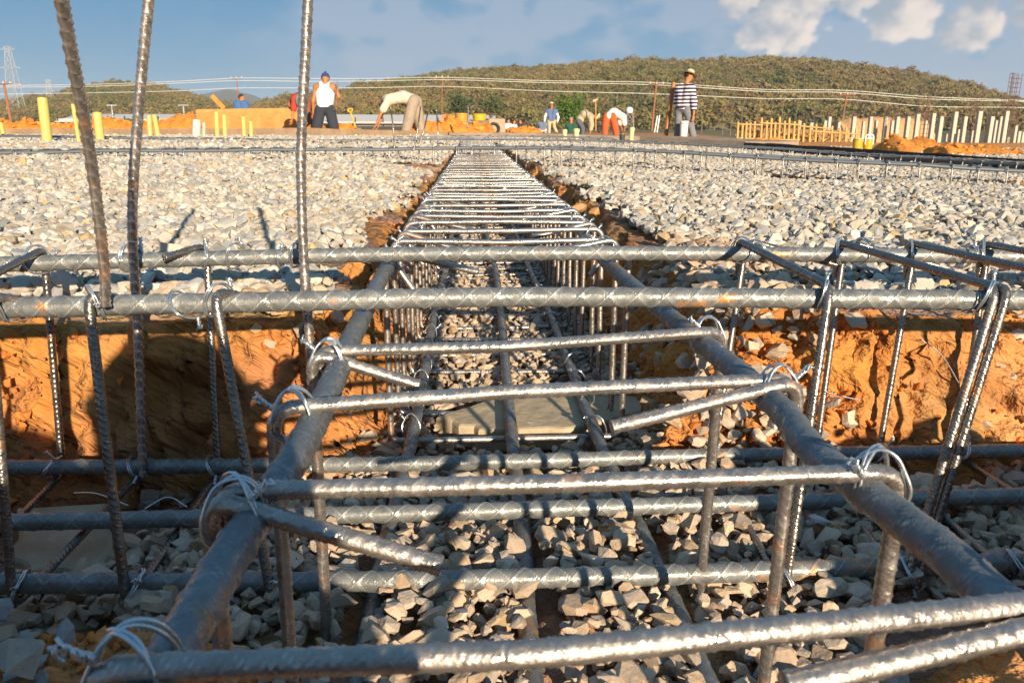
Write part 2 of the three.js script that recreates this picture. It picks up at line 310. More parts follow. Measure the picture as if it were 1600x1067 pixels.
const stoneTone = (r, deep) => {
  const k = r(), v = 0.78 + 0.4 * r();
  let c = k < 0.32 ? [0.52, 0.475, 0.42] : k < 0.55 ? [0.56, 0.50, 0.42] : k < 0.72 ? [0.37, 0.37, 0.37] : k < 0.84 ? [0.51, 0.43, 0.33] : k < 0.965 ? [0.62, 0.59, 0.54] : [0.54, 0.38, 0.20];
  if (deep) c = mix3(c, [0.58, 0.385, 0.235], 0.3 + 0.45 * r());
  return [c[0] * v, c[1] * v, c[2] * v];
};
{
  const r = mulberry(4711), bins = { gravel_pad_left: [], gravel_pad_right: [], gravel_floor: [] };
  const put = (x, z, size, lift, deep, bin) => {
    const y = ground(x, z);
    bins[bin].push([x, y + lift, z, size, deep]);
  };
  const zone = (d0, d1, step, s0, s1, layers) => {
    for (let L = 0; L < layers; L++) for (let d = d0; d < d1; d += step) {
      const w = Math.min(13, 0.78 * d + 0.55);
      for (let x = -w; x < w; x += step) {
        const X = x + (r() - 0.5) * step, D = d + (r() - 0.5) * step, Z = -D;
        if (D < 0.12) continue;
        const t = trench(X, Z);
        const e = 0.02, gx = (ground(X + e, Z) - ground(X - e, Z)) / (2 * e), gz = (ground(X, Z + e) - ground(X, Z - e)) / (2 * e), steep = Math.hypot(gx, gz);
        const spill = (X > 0.2 && X < 0.5 && D > 0.98 && D < 1.75) || (X < -0.2 && X > -0.5 && D > 0.98 && D < 1.2 && r() < 0.55) || (X > 0.68 && D > 0.98 && D < 1.15);
        if (steep > (spill ? 2.2 : 0.85) && !(spill && r() < 0.7)) continue;
        if (steep > 1.3 && r() < 0.6) continue;
        const floor = t > 0.6;
        if (floor && ((X > -0.07 && X < 0.27 && D > 1.17 && D < 1.42) || (X > -0.66 && X < -0.5 && D > 0.86 && D < 1.0)) && r() < 0.93) continue;
        // near the edges of the pads the soil is bare in places
        if (!floor && D > 0.98 && D < 6 && !spill) { const near = Math.max(trench(X + 0.07, Z), trench(X - 0.07, Z), trench(X, Z + 0.07)); if (near > 0.3 && fbm(X * 7, Z * 7, 2, 2) < 0.55) continue; if (near > 0.02 && fbm(X * 4, Z * 4, 9, 2) < 0.40) continue; }
        if (!floor && D < 0.6) { if (r() < 0.965) continue; }
        if (floor && D < 1.2 && Math.abs(X) < 0.22) { const k = (D - 0.5) / 0.7, on = [mix(-0.166, -0.151, k), mix(0.014, 0.004, k), mix(0.156, 0.142, k)].some((b) => Math.abs(X - b) < 0.015); if (on) continue; }
        const size = mix(s0, s1, r() ** 2.4) * (r() < 0.04 ? 1.35 : 1) * (floor ? 0.7 : 0.88) * 0.5;
        if (floor && Math.abs(X) > 0.3 && D < 1.1 && (fbm(X * 5, Z * 5, 14, 2) < (X < -0.3 ? 0.50 : 0.33))) continue;
        const heap = floor ? 0.02 * n3(X * 9, Z * 9, 5) : 0.018 * n3(X * 4, Z * 4, 2);
        put(X, Z, size, heap + L * 0.011 + size * (0.2 + 0.5 * r()), floor || spill, floor ? 'gravel_floor' : X < 0 ? 'gravel_pad_left' : 'gravel_pad_right');
      }
    }
  };
  zone(0.1, 1.14, 0.0175, 0.019, 0.046, 2);
  zone(1.14, 3.2, 0.0175, 0.016, 0.042, 2);
  zone(3.2, 7, 0.025, 0.02, 0.042, 1);
  zone(3.2, 7, 0.034, 0.024, 0.05, 1);
  zone(7, 18, 0.058, 0.04, 0.07, 1);
  const M = new THREE.Matrix4(), Q = new THREE.Quaternion(), C = new THREE.Color(), E = new THREE.Euler();
  const words = { gravel_pad_left: 'crushed pale limestone gravel of the pad left of the long cage', gravel_pad_right: 'crushed pale limestone gravel of the pad right of the long cage', gravel_floor: 'browner crushed gravel on the floor of the trenches under the cages' };
  for (const [bin, list] of Object.entries(bins)) {
    const group = new THREE.Group(); group.name = numbered('gravel'); group.userData.kind = 'stuff'; group.userData.label = words[bin]; scene.add(group);
    const per = ROCKS.map(() => []);
    for (const s of list) per[Math.floor(r() * ROCKS.length)].push(s);
    per.forEach((l, k) => {
      if (!l.length) return;
      const im = shade(new THREE.InstancedMesh(ROCKS[k], stoneMat, l.length)); im.name = 'gravel_stones'; im.userData.kind = 'stuff';
      l.forEach(([x, y, z, s, deep], i) => {
        const flat = 0.85 + 0.35 * r();
        M.compose(V(x, y, z), Q.setFromEuler(E.set((r() - 0.5) * 1.6, r() * 6.28, (r() - 0.5) * 1.6)), V(s * flat * 1.08, s * (0.55 + 0.45 * r()), s));
        im.setMatrixAt(i, M); im.setColorAt(i, C.setRGB(...stoneTone(r, deep)));
      });
      group.add(im);
    });
  }
}
{
  const r = mulberry(777), l = [];
  for (let i = 0; i < 60000 && l.length < 3600; i++) {
    const near = r() < 0.3, side = !near && r() < 0.7, X = side ? (r() - 0.45) * 2.6 : (r() < 0.5 ? -1 : 1) * (0.2 + (near ? 0.3 : 0.16) * r()), D = near ? 0.36 + 0.26 * r() : side ? 0.98 + 0.15 * r() : 1.0 + 5 * r() * r(), Z = -D, t = trench(X, Z);
    if ((t < 0.02 && !(D < 0.6)) || t > 0.995) continue;
    if (n3(X * 9, D * 9, 4) < 0.45) continue;
    l.push([X + (r() - 0.5) * 0.02, ground(X, Z) + 0.002, Z + (side ? 0.012 * r() : 0), near ? 0.0015 + 0.006 * r() ** 3 : 0.0018 + 0.009 * r() ** 3]);
  }
  const im = shade(new THREE.InstancedMesh(ROCKS[2], std([0.58, 0.21, 0.045], 0.95, 0, { map: soilMap, bumpMap: stoneBump, bumpScale: 0.002 }), l.length)); im.name = numbered('soil_crumbs'); im.userData.kind = 'stuff'; im.userData.label = 'small orange soil crumbs clinging to the trench walls';
  const M = new THREE.Matrix4(), Q = new THREE.Quaternion(), C = new THREE.Color(), E = new THREE.Euler();
  l.forEach(([x, y, z, q], i) => { const v = 0.75 + 0.5 * r(); M.compose(V(x, y, z), Q.setFromEuler(E.set(r() * 6, r() * 6, r() * 6)), V(q, q * 0.8, q)); im.setMatrixAt(i, M); im.setColorAt(i, C.setRGB(v, v, v)); });
  scene.add(im);
}
// single stones, clods and slabs that stand out
function stone(px, py, y, size, rgb, label, category, seed, sq = [1, 0.75, 0.9], clod) {
  const g = rock(seed, clod ? 26 : 17).clone(); g.scale(size * sq[0], size * sq[1], size * sq[2]); g.rotateY(seed);
  const p = G(px, py, y), o = solo('stone', g, std(rgb, 0.9, 0, { map: clod ? soilMap : stoneMap, bumpMap: stoneBump, bumpScale: 0.003 }), label, category);
  o.position.copy(p);
}
stone(955, 835, -0.285, 0.016, [0.50, 0.22, 0.06], 'orange clay lump on the gravel floor right of the middle bottom bar', 'clod', 31, [1, 0.9, 0.9], true);
stone(1278, 832, -0.285, 0.0145, [0.26, 0.13, 0.06], 'dark brown square clod on the gravel behind the front right bar', 'clod', 37, [1, 0.9, 0.9], true);
stone(1282, 812, -0.268, 0.010, [0.55, 0.57, 0.60], 'smooth whitish pebble resting against the dark brown clod', 'pebble', 43, [1.1, 0.6, 0.8]);
stone(103, 993, -0.172, 0.0125, [0.33, 0.335, 0.34], 'upright blue grey angular stone on orange soil at lower left', 'stone', 5, [0.8, 1.1, 0.7]);
stone(45, 1000, -0.172, 0.0115, [0.33, 0.335, 0.34], 'pale crescent shaped grey stone left of the upright grey stone', 'stone', 12, [1.3, 0.5, 0.7]);
stone(40, 1045, -0.17, 0.012, [0.33, 0.335, 0.34], 'large flat grey stone in the lower left corner on soil', 'stone', 17, [1.3, 0.7, 0.9]);
stone(62, 1062, -0.165, 0.008, [0.33, 0.335, 0.34], 'small light grey stone at the bottom left edge below the flat one', 'stone', 21);
stone(5, 1022, -0.172, 0.010, [0.24, 0.25, 0.265], 'dark slate grey stone cut by the left edge low down', 'stone', 23);
stone(905, 325, -0.075, 0.034, [0.50, 0.30, 0.13], 'rounded tan clay boulder on the right edge of the long trench', 'boulder', 51, [1.2, 0.75, 0.9], true);
stone(930, 330, -0.075, 0.022, [0.50, 0.27, 0.1], 'smaller clay lump right of the tan boulder by the trench edge', 'clod', 54, [1.0, 0.8, 0.9], true);
const slabMat = std([0.52, 0.42, 0.29], 0.9, 0, { map: stoneMap, bumpMap: soilBump, bumpScale: 0.004 });
function slab(name, corners, h, label) {            // an irregular flat block from its outline
  const c = corners.reduce((a, b) => a.add(b), V(0, 0, 0)).multiplyScalar(1 / corners.length), sh = new THREE.Shape();
  corners = corners.flatMap((p, i) => { const q = corners[(i + 1) % corners.length]; return [0, 0.25, 0.5, 0.75].map((t) => { const v = p.clone().lerp(q, t); v.x += (n3(v.x * 60, v.z * 60, 1) - 0.5) * 0.02; v.z += (n3(v.x * 60, v.z * 60, 9) - 0.5) * 0.02; return v; }); });
  corners.forEach((p, i) => { const x = p.x - c.x, y = -(p.z - c.z); i ? sh.lineTo(x, y) : sh.moveTo(x, y); });
  const g = new THREE.ExtrudeGeometry(sh, { depth: h, bevelEnabled: true, bevelSize: 0.006, bevelThickness: 0.006, bevelSegments: 2 });
  g.rotateX(-Math.PI / 2); g.translate(0, -h, 0);
  const o = solo(name, g, slabMat, label, 'concrete slab'); o.position.copy(c); return o;
}
slab('concrete_slab', [[690, 655], [770, 628], [880, 622], [1000, 625], [1015, 645], [915, 668], [860, 672], [760, 676]].map(([x, y]) => G(x, y, -0.306)), 0.03, 'flat pale broken concrete slab lying under the long cage bars');
slab('concrete_slab', [[35, 800], [160, 795], [172, 860], [150, 890], [60, 893], [30, 860]].map(([x, y]) => G(x, y, -0.305)), 0.04, 'flat cream stone slab in the shade under the crossing cage at left');

// ------------------------------------------------------------------ ribbed bars
const ridge = (t, w) => { const f = Math.abs(t - Math.round(t)); return f > w ? 0 : 0.5 + 0.5 * Math.cos(Math.PI * f / w); };
const ribX = (p, h) => (u, th, r) => { const q = th / Math.PI; const sp = Math.max(ridge(q + 0.5, 0.035), 0) * h * 0.55; return Math.max(sp, h * ridge(u / p + q, 0.052), h * ridge(u / p - q, 0.052)); };
const ribV = (p, h) => (u, th, r) => { const q = Math.abs(th / Math.PI - Math.round(th / Math.PI)); return Math.max(h * 0.8 * (1 - ss(0.03, 0.08, q)), q > 0.09 && q < 0.45 ? h * ridge(u / p + q * 2.2, 0.17) * ss(0.09, 0.14, q) : 0); };
const ribN = () => 0;
// pts: a dense path; o.ds spacing (number or function of the point), o.seg round, o.rib(u, theta), o.ref start normal, o.rust
function bar(pts, r, o) {
  o.rust ??= 0.24;
  const path = [], cum = [0];
  for (let i = 1; i < pts.length; i++) cum.push(cum[i - 1] + pts[i].distanceTo(pts[i - 1]));
  const L = cum[cum.length - 1]; let u = 0, k = 0;
  const us = [];
  while (u < L) { us.push(u); while (k < cum.length - 2 && cum[k + 1] < u) k++; const q = pts[k].clone().lerp(pts[k + 1], (u - cum[k]) / Math.max(1e-9, cum[k + 1] - cum[k])); path.push(q); u += typeof o.ds === 'function' ? o.ds(q) : o.ds; }
  us.push(L); path.push(pts[pts.length - 1].clone());
  const n = path.length, seg = o.seg, pos = new Float32Array((n * (seg + 1) + 2) * 3), uv = new Float32Array((n * (seg + 1) + 2) * 2), col = o.rust ? new Float32Array((n * (seg + 1) + 2) * 3).fill(1) : null, idx = [];
  let N = null; const T = V(0, 0, 0), B = V(0, 0, 0);
  for (let i = 0; i < n; i++) {
    T.subVectors(path[Math.min(n - 1, i + 1)], path[Math.max(0, i - 1)]).normalize();
    if (!N) N = (o.ref || V(0, 1, 0.02)).clone();
    N.addScaledVector(T, -N.dot(T)).normalize(); B.crossVectors(T, N);
    for (let j = 0; j <= seg; j++) {
      const th = j / seg * 2 * Math.PI, h = r + (o.rib ? o.rib(us[i], th, r) : 0), c = Math.cos(th) * h, s = Math.sin(th) * h, q = i * (seg + 1) + j, p = path[i], hh = (h - r) / 0.0013;
      pos[q * 3] = p.x + N.x * c + B.x * s; pos[q * 3 + 1] = p.y + N.y * c + B.y * s; pos[q * 3 + 2] = p.z + N.z * c + B.z * s;
      uv[q * 2] = th * r + (o.uv || 0); uv[q * 2 + 1] = us[i];
      if (col) {
        const x = pos[q * 3], y = pos[q * 3 + 1], z = pos[q * 3 + 2], a = fbm(x * 11 + 3, y * 60, z * 11, 3), b = n3(x * 90, y * 90, z * 90);
        const t = ss(0.66, 0.78, a * 0.8 + b * 0.25) * o.rust, d = (0.8 + 0.4 * fbm(x * 30, y * 30, z * 30, 2)) * (1 + 0.85 * ss(0.25, 0.8, hh) * (0.5 + n3(x * 60, y * 60, z * 60)));
        col[q * 3] = mix(d, 3.0, t); col[q * 3 + 1] = mix(d, 1.25, t); col[q * 3 + 2] = mix(d, 0.25, t);
      }
    }
    if (i) for (let j = 0; j < seg; j++) { const a = (i - 1) * (seg + 1) + j, b = a + 1, c = a + seg + 1, d = c + 1; idx.push(a, b, c, b, d, c); }
  }
  const e0 = n * (seg + 1), e1 = e0 + 1;
  path[0].toArray(pos, e0 * 3); path[n - 1].toArray(pos, e1 * 3);
  for (let j = 0; j < seg; j++) { idx.push(e0, j + 1, j); const a = (n - 1) * (seg + 1) + j; idx.push(e1, a, a + 1); }
  const g = new THREE.BufferGeometry();
  g.setAttribute('position', new THREE.BufferAttribute(pos, 3)); g.setAttribute('uv', new THREE.BufferAttribute(uv, 2)); if (col) g.setAttribute('color', new THREE.BufferAttribute(col, 3));
  g.setIndex(new THREE.BufferAttribute(new Uint32Array(idx), 1)); g.computeVertexNormals();
  const nm = g.attributes.normal;
  for (let i = 0; i < n; i++) { const a = i * (seg + 1), b = a + seg; const v = V(nm.getX(a) + nm.getX(b), nm.getY(a) + nm.getY(b), nm.getZ(a) + nm.getZ(b)).normalize(); nm.setXYZ(a, v.x, v.y, v.z); nm.setXYZ(b, v.x, v.y, v.z); }
  return g;
}
function bent(pts, R, n = 7) {                       // a path with rounded corners
  const o = [pts[0].clone()];
  for (let i = 1; i < pts.length - 1; i++) {
    const a = pts[i - 1], b = pts[i], c = pts[i + 1], da = b.clone().sub(a), dc = c.clone().sub(b), r = Math.min(R, da.length() * 0.48, dc.length() * 0.48);
    const s = b.clone().addScaledVector(da.normalize(), -r), e = b.clone().addScaledVector(dc.normalize(), r);
    for (let k = 0; k <= n; k++) { const t = k / n; o.push(s.clone().multiplyScalar((1 - t) * (1 - t)).addScaledVector(b, 2 * t * (1 - t)).addScaledVector(e, t * t)); }
  }
  o.push(pts[pts.length - 1].clone());
  return o;
}
const smooth = (pts, n = 60) => new THREE.CatmullRomCurve3(pts, false, 'centripetal').getPoints(n);
const barMat = new THREE.MeshStandardMaterial({ color: new THREE.Color().setRGB(0.235, 0.242, 0.240), roughness: 0.62, metalness: 0.4, vertexColors: true, map: steelMap, roughnessMap: steelRough, bumpMap: steelBump, bumpScale: 0.0003 });
const longMat = barMat.clone(); longMat.color.setRGB(0.185, 0.2, 0.212);
const legMat = new THREE.MeshStandardMaterial({ color: new THREE.Color().setRGB(0.27, 0.245, 0.225), roughness: 0.48, metalness: 0.85, vertexColors: true, map: steelMap, roughnessMap: steelRough, bumpMap: steelBump, bumpScale: 0.0003 });
const stirrupMat = new THREE.MeshStandardMaterial({ color: new THREE.Color().setRGB(0.42, 0.385, 0.36), roughness: 0.52, metalness: 0.8, vertexColors: true, map: steelMap, roughnessMap: steelRough, bumpMap: steelBump, bumpScale: 0.0003 });
const wireMat = new THREE.MeshStandardMaterial({ color: new THREE.Color().setRGB(0.56, 0.60, 0.63), roughness: 0.38, metalness: 0.8, roughnessMap: steelRough });
const RB = 0.0095, RS = 0.0049, RC = 0.0098;        // long bars, stirrups, crossing bars

// tie wire round a bar (axis x) with a stirrup on its top (axis z); a pair of strands and a twisted tail
function tieGeo(rb, rs, seed, fine, tail = 0.022, rings = 1) {
  const r = mulberry(seed), w = 0.00096, parts = [], n = fine ? 44 : 12, seg = fine ? 6 : 4, side = r() < 0.5 ? 1 : -1;
  const tube = (pts, closed, k, rad = w) => new THREE.TubeGeometry(new THREE.CatmullRomCurve3(pts, closed), k, rad, seg, closed);
  const tilt = (0.5 + 0.7 * r()) * side, off0 = (r() - 0.5) * 0.006;
  for (let ring = 0; ring < rings; ring++) for (let s = 0; s < 2; s++) {
    const pts = [], q = fine ? 14 : 8, tilt1 = ring ? -tilt * 0.8 : tilt, lean = ring ? 0.0045 : 0;
    for (let i = 0; i < q; i++) {
      const a = i / q * 2 * Math.PI, top = Math.max(0, Math.cos(a)), slack = 1 + 0.12 * r();
      pts.push(V(off0 + lean + tilt1 * rb * 0.9 * Math.sin(a) + (s - 0.5) * w * 2.4 + (fine ? (r() - 0.5) * 0.0012 : 0), Math.cos(a) * (rb + w * 1.6) * slack + Math.pow(top, 1.5) * rs * 2.1, Math.sin(a) * (rb + w * 2.5) * slack));
    }
    parts.push(tube(pts, true, n));
  }
  if (tail > 0) {
    const a0 = side * (0.8 + 0.6 * r()), base = V(off0 + tilt * rb * Math.sin(a0), Math.cos(a0) * rb + rs * 1.7, Math.sin(a0) * (rb + 2 * w)), dir = V((r() - 0.5) * 1.2, 0.5 + 0.4 * r(), Math.sign(Math.sin(a0)) * (0.5 + 0.5 * r())).normalize();
    const e1 = dir.clone().cross(V(0.3, 0.2, 1)).normalize(), e2 = dir.clone().cross(e1);
    for (let s = 0; s < 4; s++) {
      const pts = [], turns = 2.2;
      for (let i = 0; i <= (fine ? 12 : 4); i++) { const t = i / (fine ? 12 : 4), a = t * turns * 6.283 + s * Math.PI / 2, rr = w * 1.35 * (t > 0.85 ? 1 + (t - 0.85) * 9 : 1); pts.push(base.clone().addScaledVector(dir, t * tail * (1 - 0.12 * s * (r() < 0.5 ? 1 : 0))).addScaledVector(e1, Math.cos(a) * rr).addScaledVector(e2, Math.sin(a) * rr)); }
      parts.push(tube(pts, false, fine ? 26 : 6, w * 0.85));
      if (!fine && s === 1) break;
    }
  }
  return mergeGeometries(parts);
}
function addTie(parent, at, axis, up, geo) {         // axis: along the bar; up: towards the stirrup
  const m = part('tie_wire', geo, wireMat, parent), x = axis.clone().normalize(), y = up.clone().addScaledVector(x, -up.dot(x)).normalize(), z = x.clone().cross(y);
  m.matrixAutoUpdate = true; m.quaternion.setFromRotationMatrix(new THREE.Matrix4().makeBasis(x, y, z)); m.position.copy(at).sub(parent.position);
  return m;
}
const finePool = [1, 2, 3, 4, 5, 6, 7].map((k) => tieGeo(RB + 0.001, RS, 300 + k, true, 0.009 + 0.004 * (k % 3)));
const coarsePool = [1, 2, 3, 4, 5].map((k) => tieGeo(RB + 0.001, RS, 340 + k, false, 0.010));

// ------------------------------------------------------------------ the long cage
const YL = -0.025, YLB = -0.291, YC = 0, YCB = -0.266;   // heights of the bar centres
const XL = -0.163, XR = 0.163;
const longRise = (z) => 0.0006 * Math.min(Math.max(0, -z - 2), 15) ** 2;
const longCage = thing('rebar_cage', 'long steel rebar cage of close tied stirrups running away to the far kerb', 'rebar cage', V(0, 0, 0));
{
  const fineDs = (q) => { const d = Math.max(0.25, camDepth(q)); return d < 1.3 ? 0.0013 : d < 2.5 ? 0.004 : 0.03; };
  const run = (px, y) => {                           // the near end from the picture, the rest straight
    const near = px.map(([a, b]) => G(a, b, y)), last = near[near.length - 1], o = [V(near[0].x + (near[0].x - near[1].x) * 0.3, y, 0.5), ...near];
    const x0 = o[o.length - 1].x, X = px.end;
    for (let z = last.z - 0.35; z > -13.2; z -= 0.5) o.push(V(mix(x0, X, Math.min(1, (last.z - z) / 0.8)) + (n3(z * 1.3, X * 9, 2) - 0.5) * 0.008, y + longRise(z), z));
    return smooth(o, 260);
  };
  const L = [[290, 988], [363, 861], [468, 702], [557, 512], [608, 412]]; L.end = XL;
  const R = [[1534, 916], [1483, 869], [1374, 785], [1269, 702], [1222, 642], [1118, 552], [1041, 491], [950, 412]]; R.end = XR;
  const BL = [[580, 964], [600, 864], [621, 778], [647, 669], [679, 491], [698, 416]]; BL.end = -0.151;
  const BM = [[823, 964], [818, 854], [809, 769], [797, 655], [783, 491], [773, 416]]; BM.end = 0.004;
  const BR = [[1051, 940], [1008, 845], [972, 769], [922, 655], [889, 566], [860, 491], [826, 416]]; BR.end = 0.142;
  [[L, YL], [R, YL], [BL, YLB], [BM, YLB], [BR, YLB]].forEach(([p, y], i) => part('longitudinal_bar', bar(run(p, y), RB, { ds: fineDs, seg: 22, rib: ribX(0.026, 0.00085), rust: 0.45, uv: i * 0.21, ref: V(0.6, 0.8, 0) }), longMat, longCage));
  // near stirrups follow the picture one by one: [left corner, right corner, middle, side of the hooked ends, end of the tail]
  const yt = YL + RB + RS + 0.001;
  const near = [
    { l: [130, 1048], r: [1730, 932], m: [840, 1022], hook: 1, tail: [1225, 1072] },
    { l: [335, 768], r: [1410, 737], m: [860, 756], hook: -1, tail: [690, 885], drop: 0.035 },
    { l: [425, 638], r: [1240, 592], m: [800, 612], hook: 1, tail: [955, 668], drop: 0.03 },
    { l: [490, 549], r: [1130, 517], m: [800, 541], hook: -1, tail: [655, 602], drop: 0.035 },
  ];
  near.forEach((s, i) => {
    const l = G(...s.l, yt - 0.004), r = G(...s.r, yt - 0.004), m = G(...s.m, yt - 0.002);
    l.x = Math.min(l.x, -0.155); const bl = V(l.x - 0.004, YLB - RB - RS, l.z - 0.01), br = V(r.x - 0.003, YLB - RB - RS, r.z - 0.004);
    const a = s.hook > 0 ? r : l, far = s.hook > 0 ? l : r, ba = s.hook > 0 ? br : bl, bf = s.hook > 0 ? bl : br, off = V(0, 0.002, 0.0105);
    const t1 = G(...s.tail, yt - (s.drop || 0.02)), inner = a.clone().add(off);
    // tail, round the corner, down the leg, across the bottom, up, over the top and round the same corner
    const path = bent([t1, inner, ba.clone().add(off), bf, far, m, a, a.clone().lerp(ba, 0.13).addScaledVector(far.clone().sub(a).normalize(), 0.012)], 0.017, 9);
    const o = part('stirrup', bar(path, RS, { ds: i < 2 ? 0.0011 : 0.0013, seg: 16, rib: ribV(0.0082, 0.0007), uv: i * 0.17, ref: V(0.1, 0, 1) }), stirrupMat, longCage);
    const big = (k) => tieGeo(RB + 0.0012, RS + 0.0005, 500 + i * 3 + k, true, 0.015, 2);
    addTie(o, V(far.x - Math.sign(far.x) * 0.004 - 0.0, YL, far.z - 0.006).setX(far.x + (far.x < 0 ? 0.013 : -0.013)), V(0.05, 0, 1), V(0, 1, 0), big(0));
    addTie(o, V(a.x + (a.x < 0 ? 0.013 : -0.013), YL, a.z + 0.006), V(-0.05, 0, 1), V(0, 1, 0), big(1));
  });
  // all the others, shrinking towards the kerb
  const r = mulberry(88), kinds = [];
  for (let k = 0; k < 9; k++) {
    const mid = k < 4, j = () => (r() - 0.5) * 0.008, h = k % 2 ? 1 : -1;
    const a = V(h * 0.181, yt + j() * 0.3, j()), f = V(-h * 0.181, yt + j() * 0.3, j() * 2), ba = V(h * 0.181, YLB - 0.015, j()), bf = V(-h * 0.181, YLB - 0.015, j());
    const path = bent([V(h * (0.07 - 0.05 * r()), yt - 0.02 - 0.02 * r(), 0.03 + j()), a.clone().add(V(0, 0.002, 0.0105)), ba.clone().add(V(0, 0, 0.0105)), bf, f, V(0, yt + j(), j()), a, a.clone().lerp(ba, 0.2).add(V(-h * 0.04, 0, 0))], 0.018, mid ? 7 : 3);
    kinds.push(bar(path, RS, { ds: mid ? 0.0026 : 0.02, seg: mid ? 10 : 6, rib: mid ? ribV(0.0078, 0.0008) : ribN, ref: V(0.1, 0, 1), uv: k * 0.13 }));
  }
  let z = -1.18, i = 0;
  while (z > -13) {
    const d = -z, k = d < 3.6 ? i % 4 : 4 + (i % 5);
    const o = part('stirrup', kinds[k], stirrupMat, longCage); o.position.set(0, longRise(z), z); o.rotation.y = (r() - 0.5) * 0.05; o.rotation.z = (r() - 0.5) * 0.008;
    if (d < 9) for (const s of [-1, 1]) {
      const m = part('tie_wire', d < 2.4 ? finePool[(i * 3 + (s > 0 ? 1 : 0)) % 7] : coarsePool[(i * 2 + (s > 0 ? 1 : 0)) % 5], wireMat, o); m.rotation.set(0, Math.PI / 2 * s, 0); m.position.set(s * XR, YL, (r() - 0.5) * 0.01);
      if (d < 2.6) { const b = part('tie_wire', finePool[(i * 5 + (s > 0 ? 2 : 0)) % 7], wireMat, o); b.rotation.set(0, Math.PI / 2 * s, Math.PI * 0.1); b.position.set(s > 0 ? 0.142 : -0.151, YLB, (r() - 0.5) * 0.02); }
    }
    z -= (d < 3 ? 0.122 : 0.135) + (r() - 0.5) * 0.022; i++;
  }
}

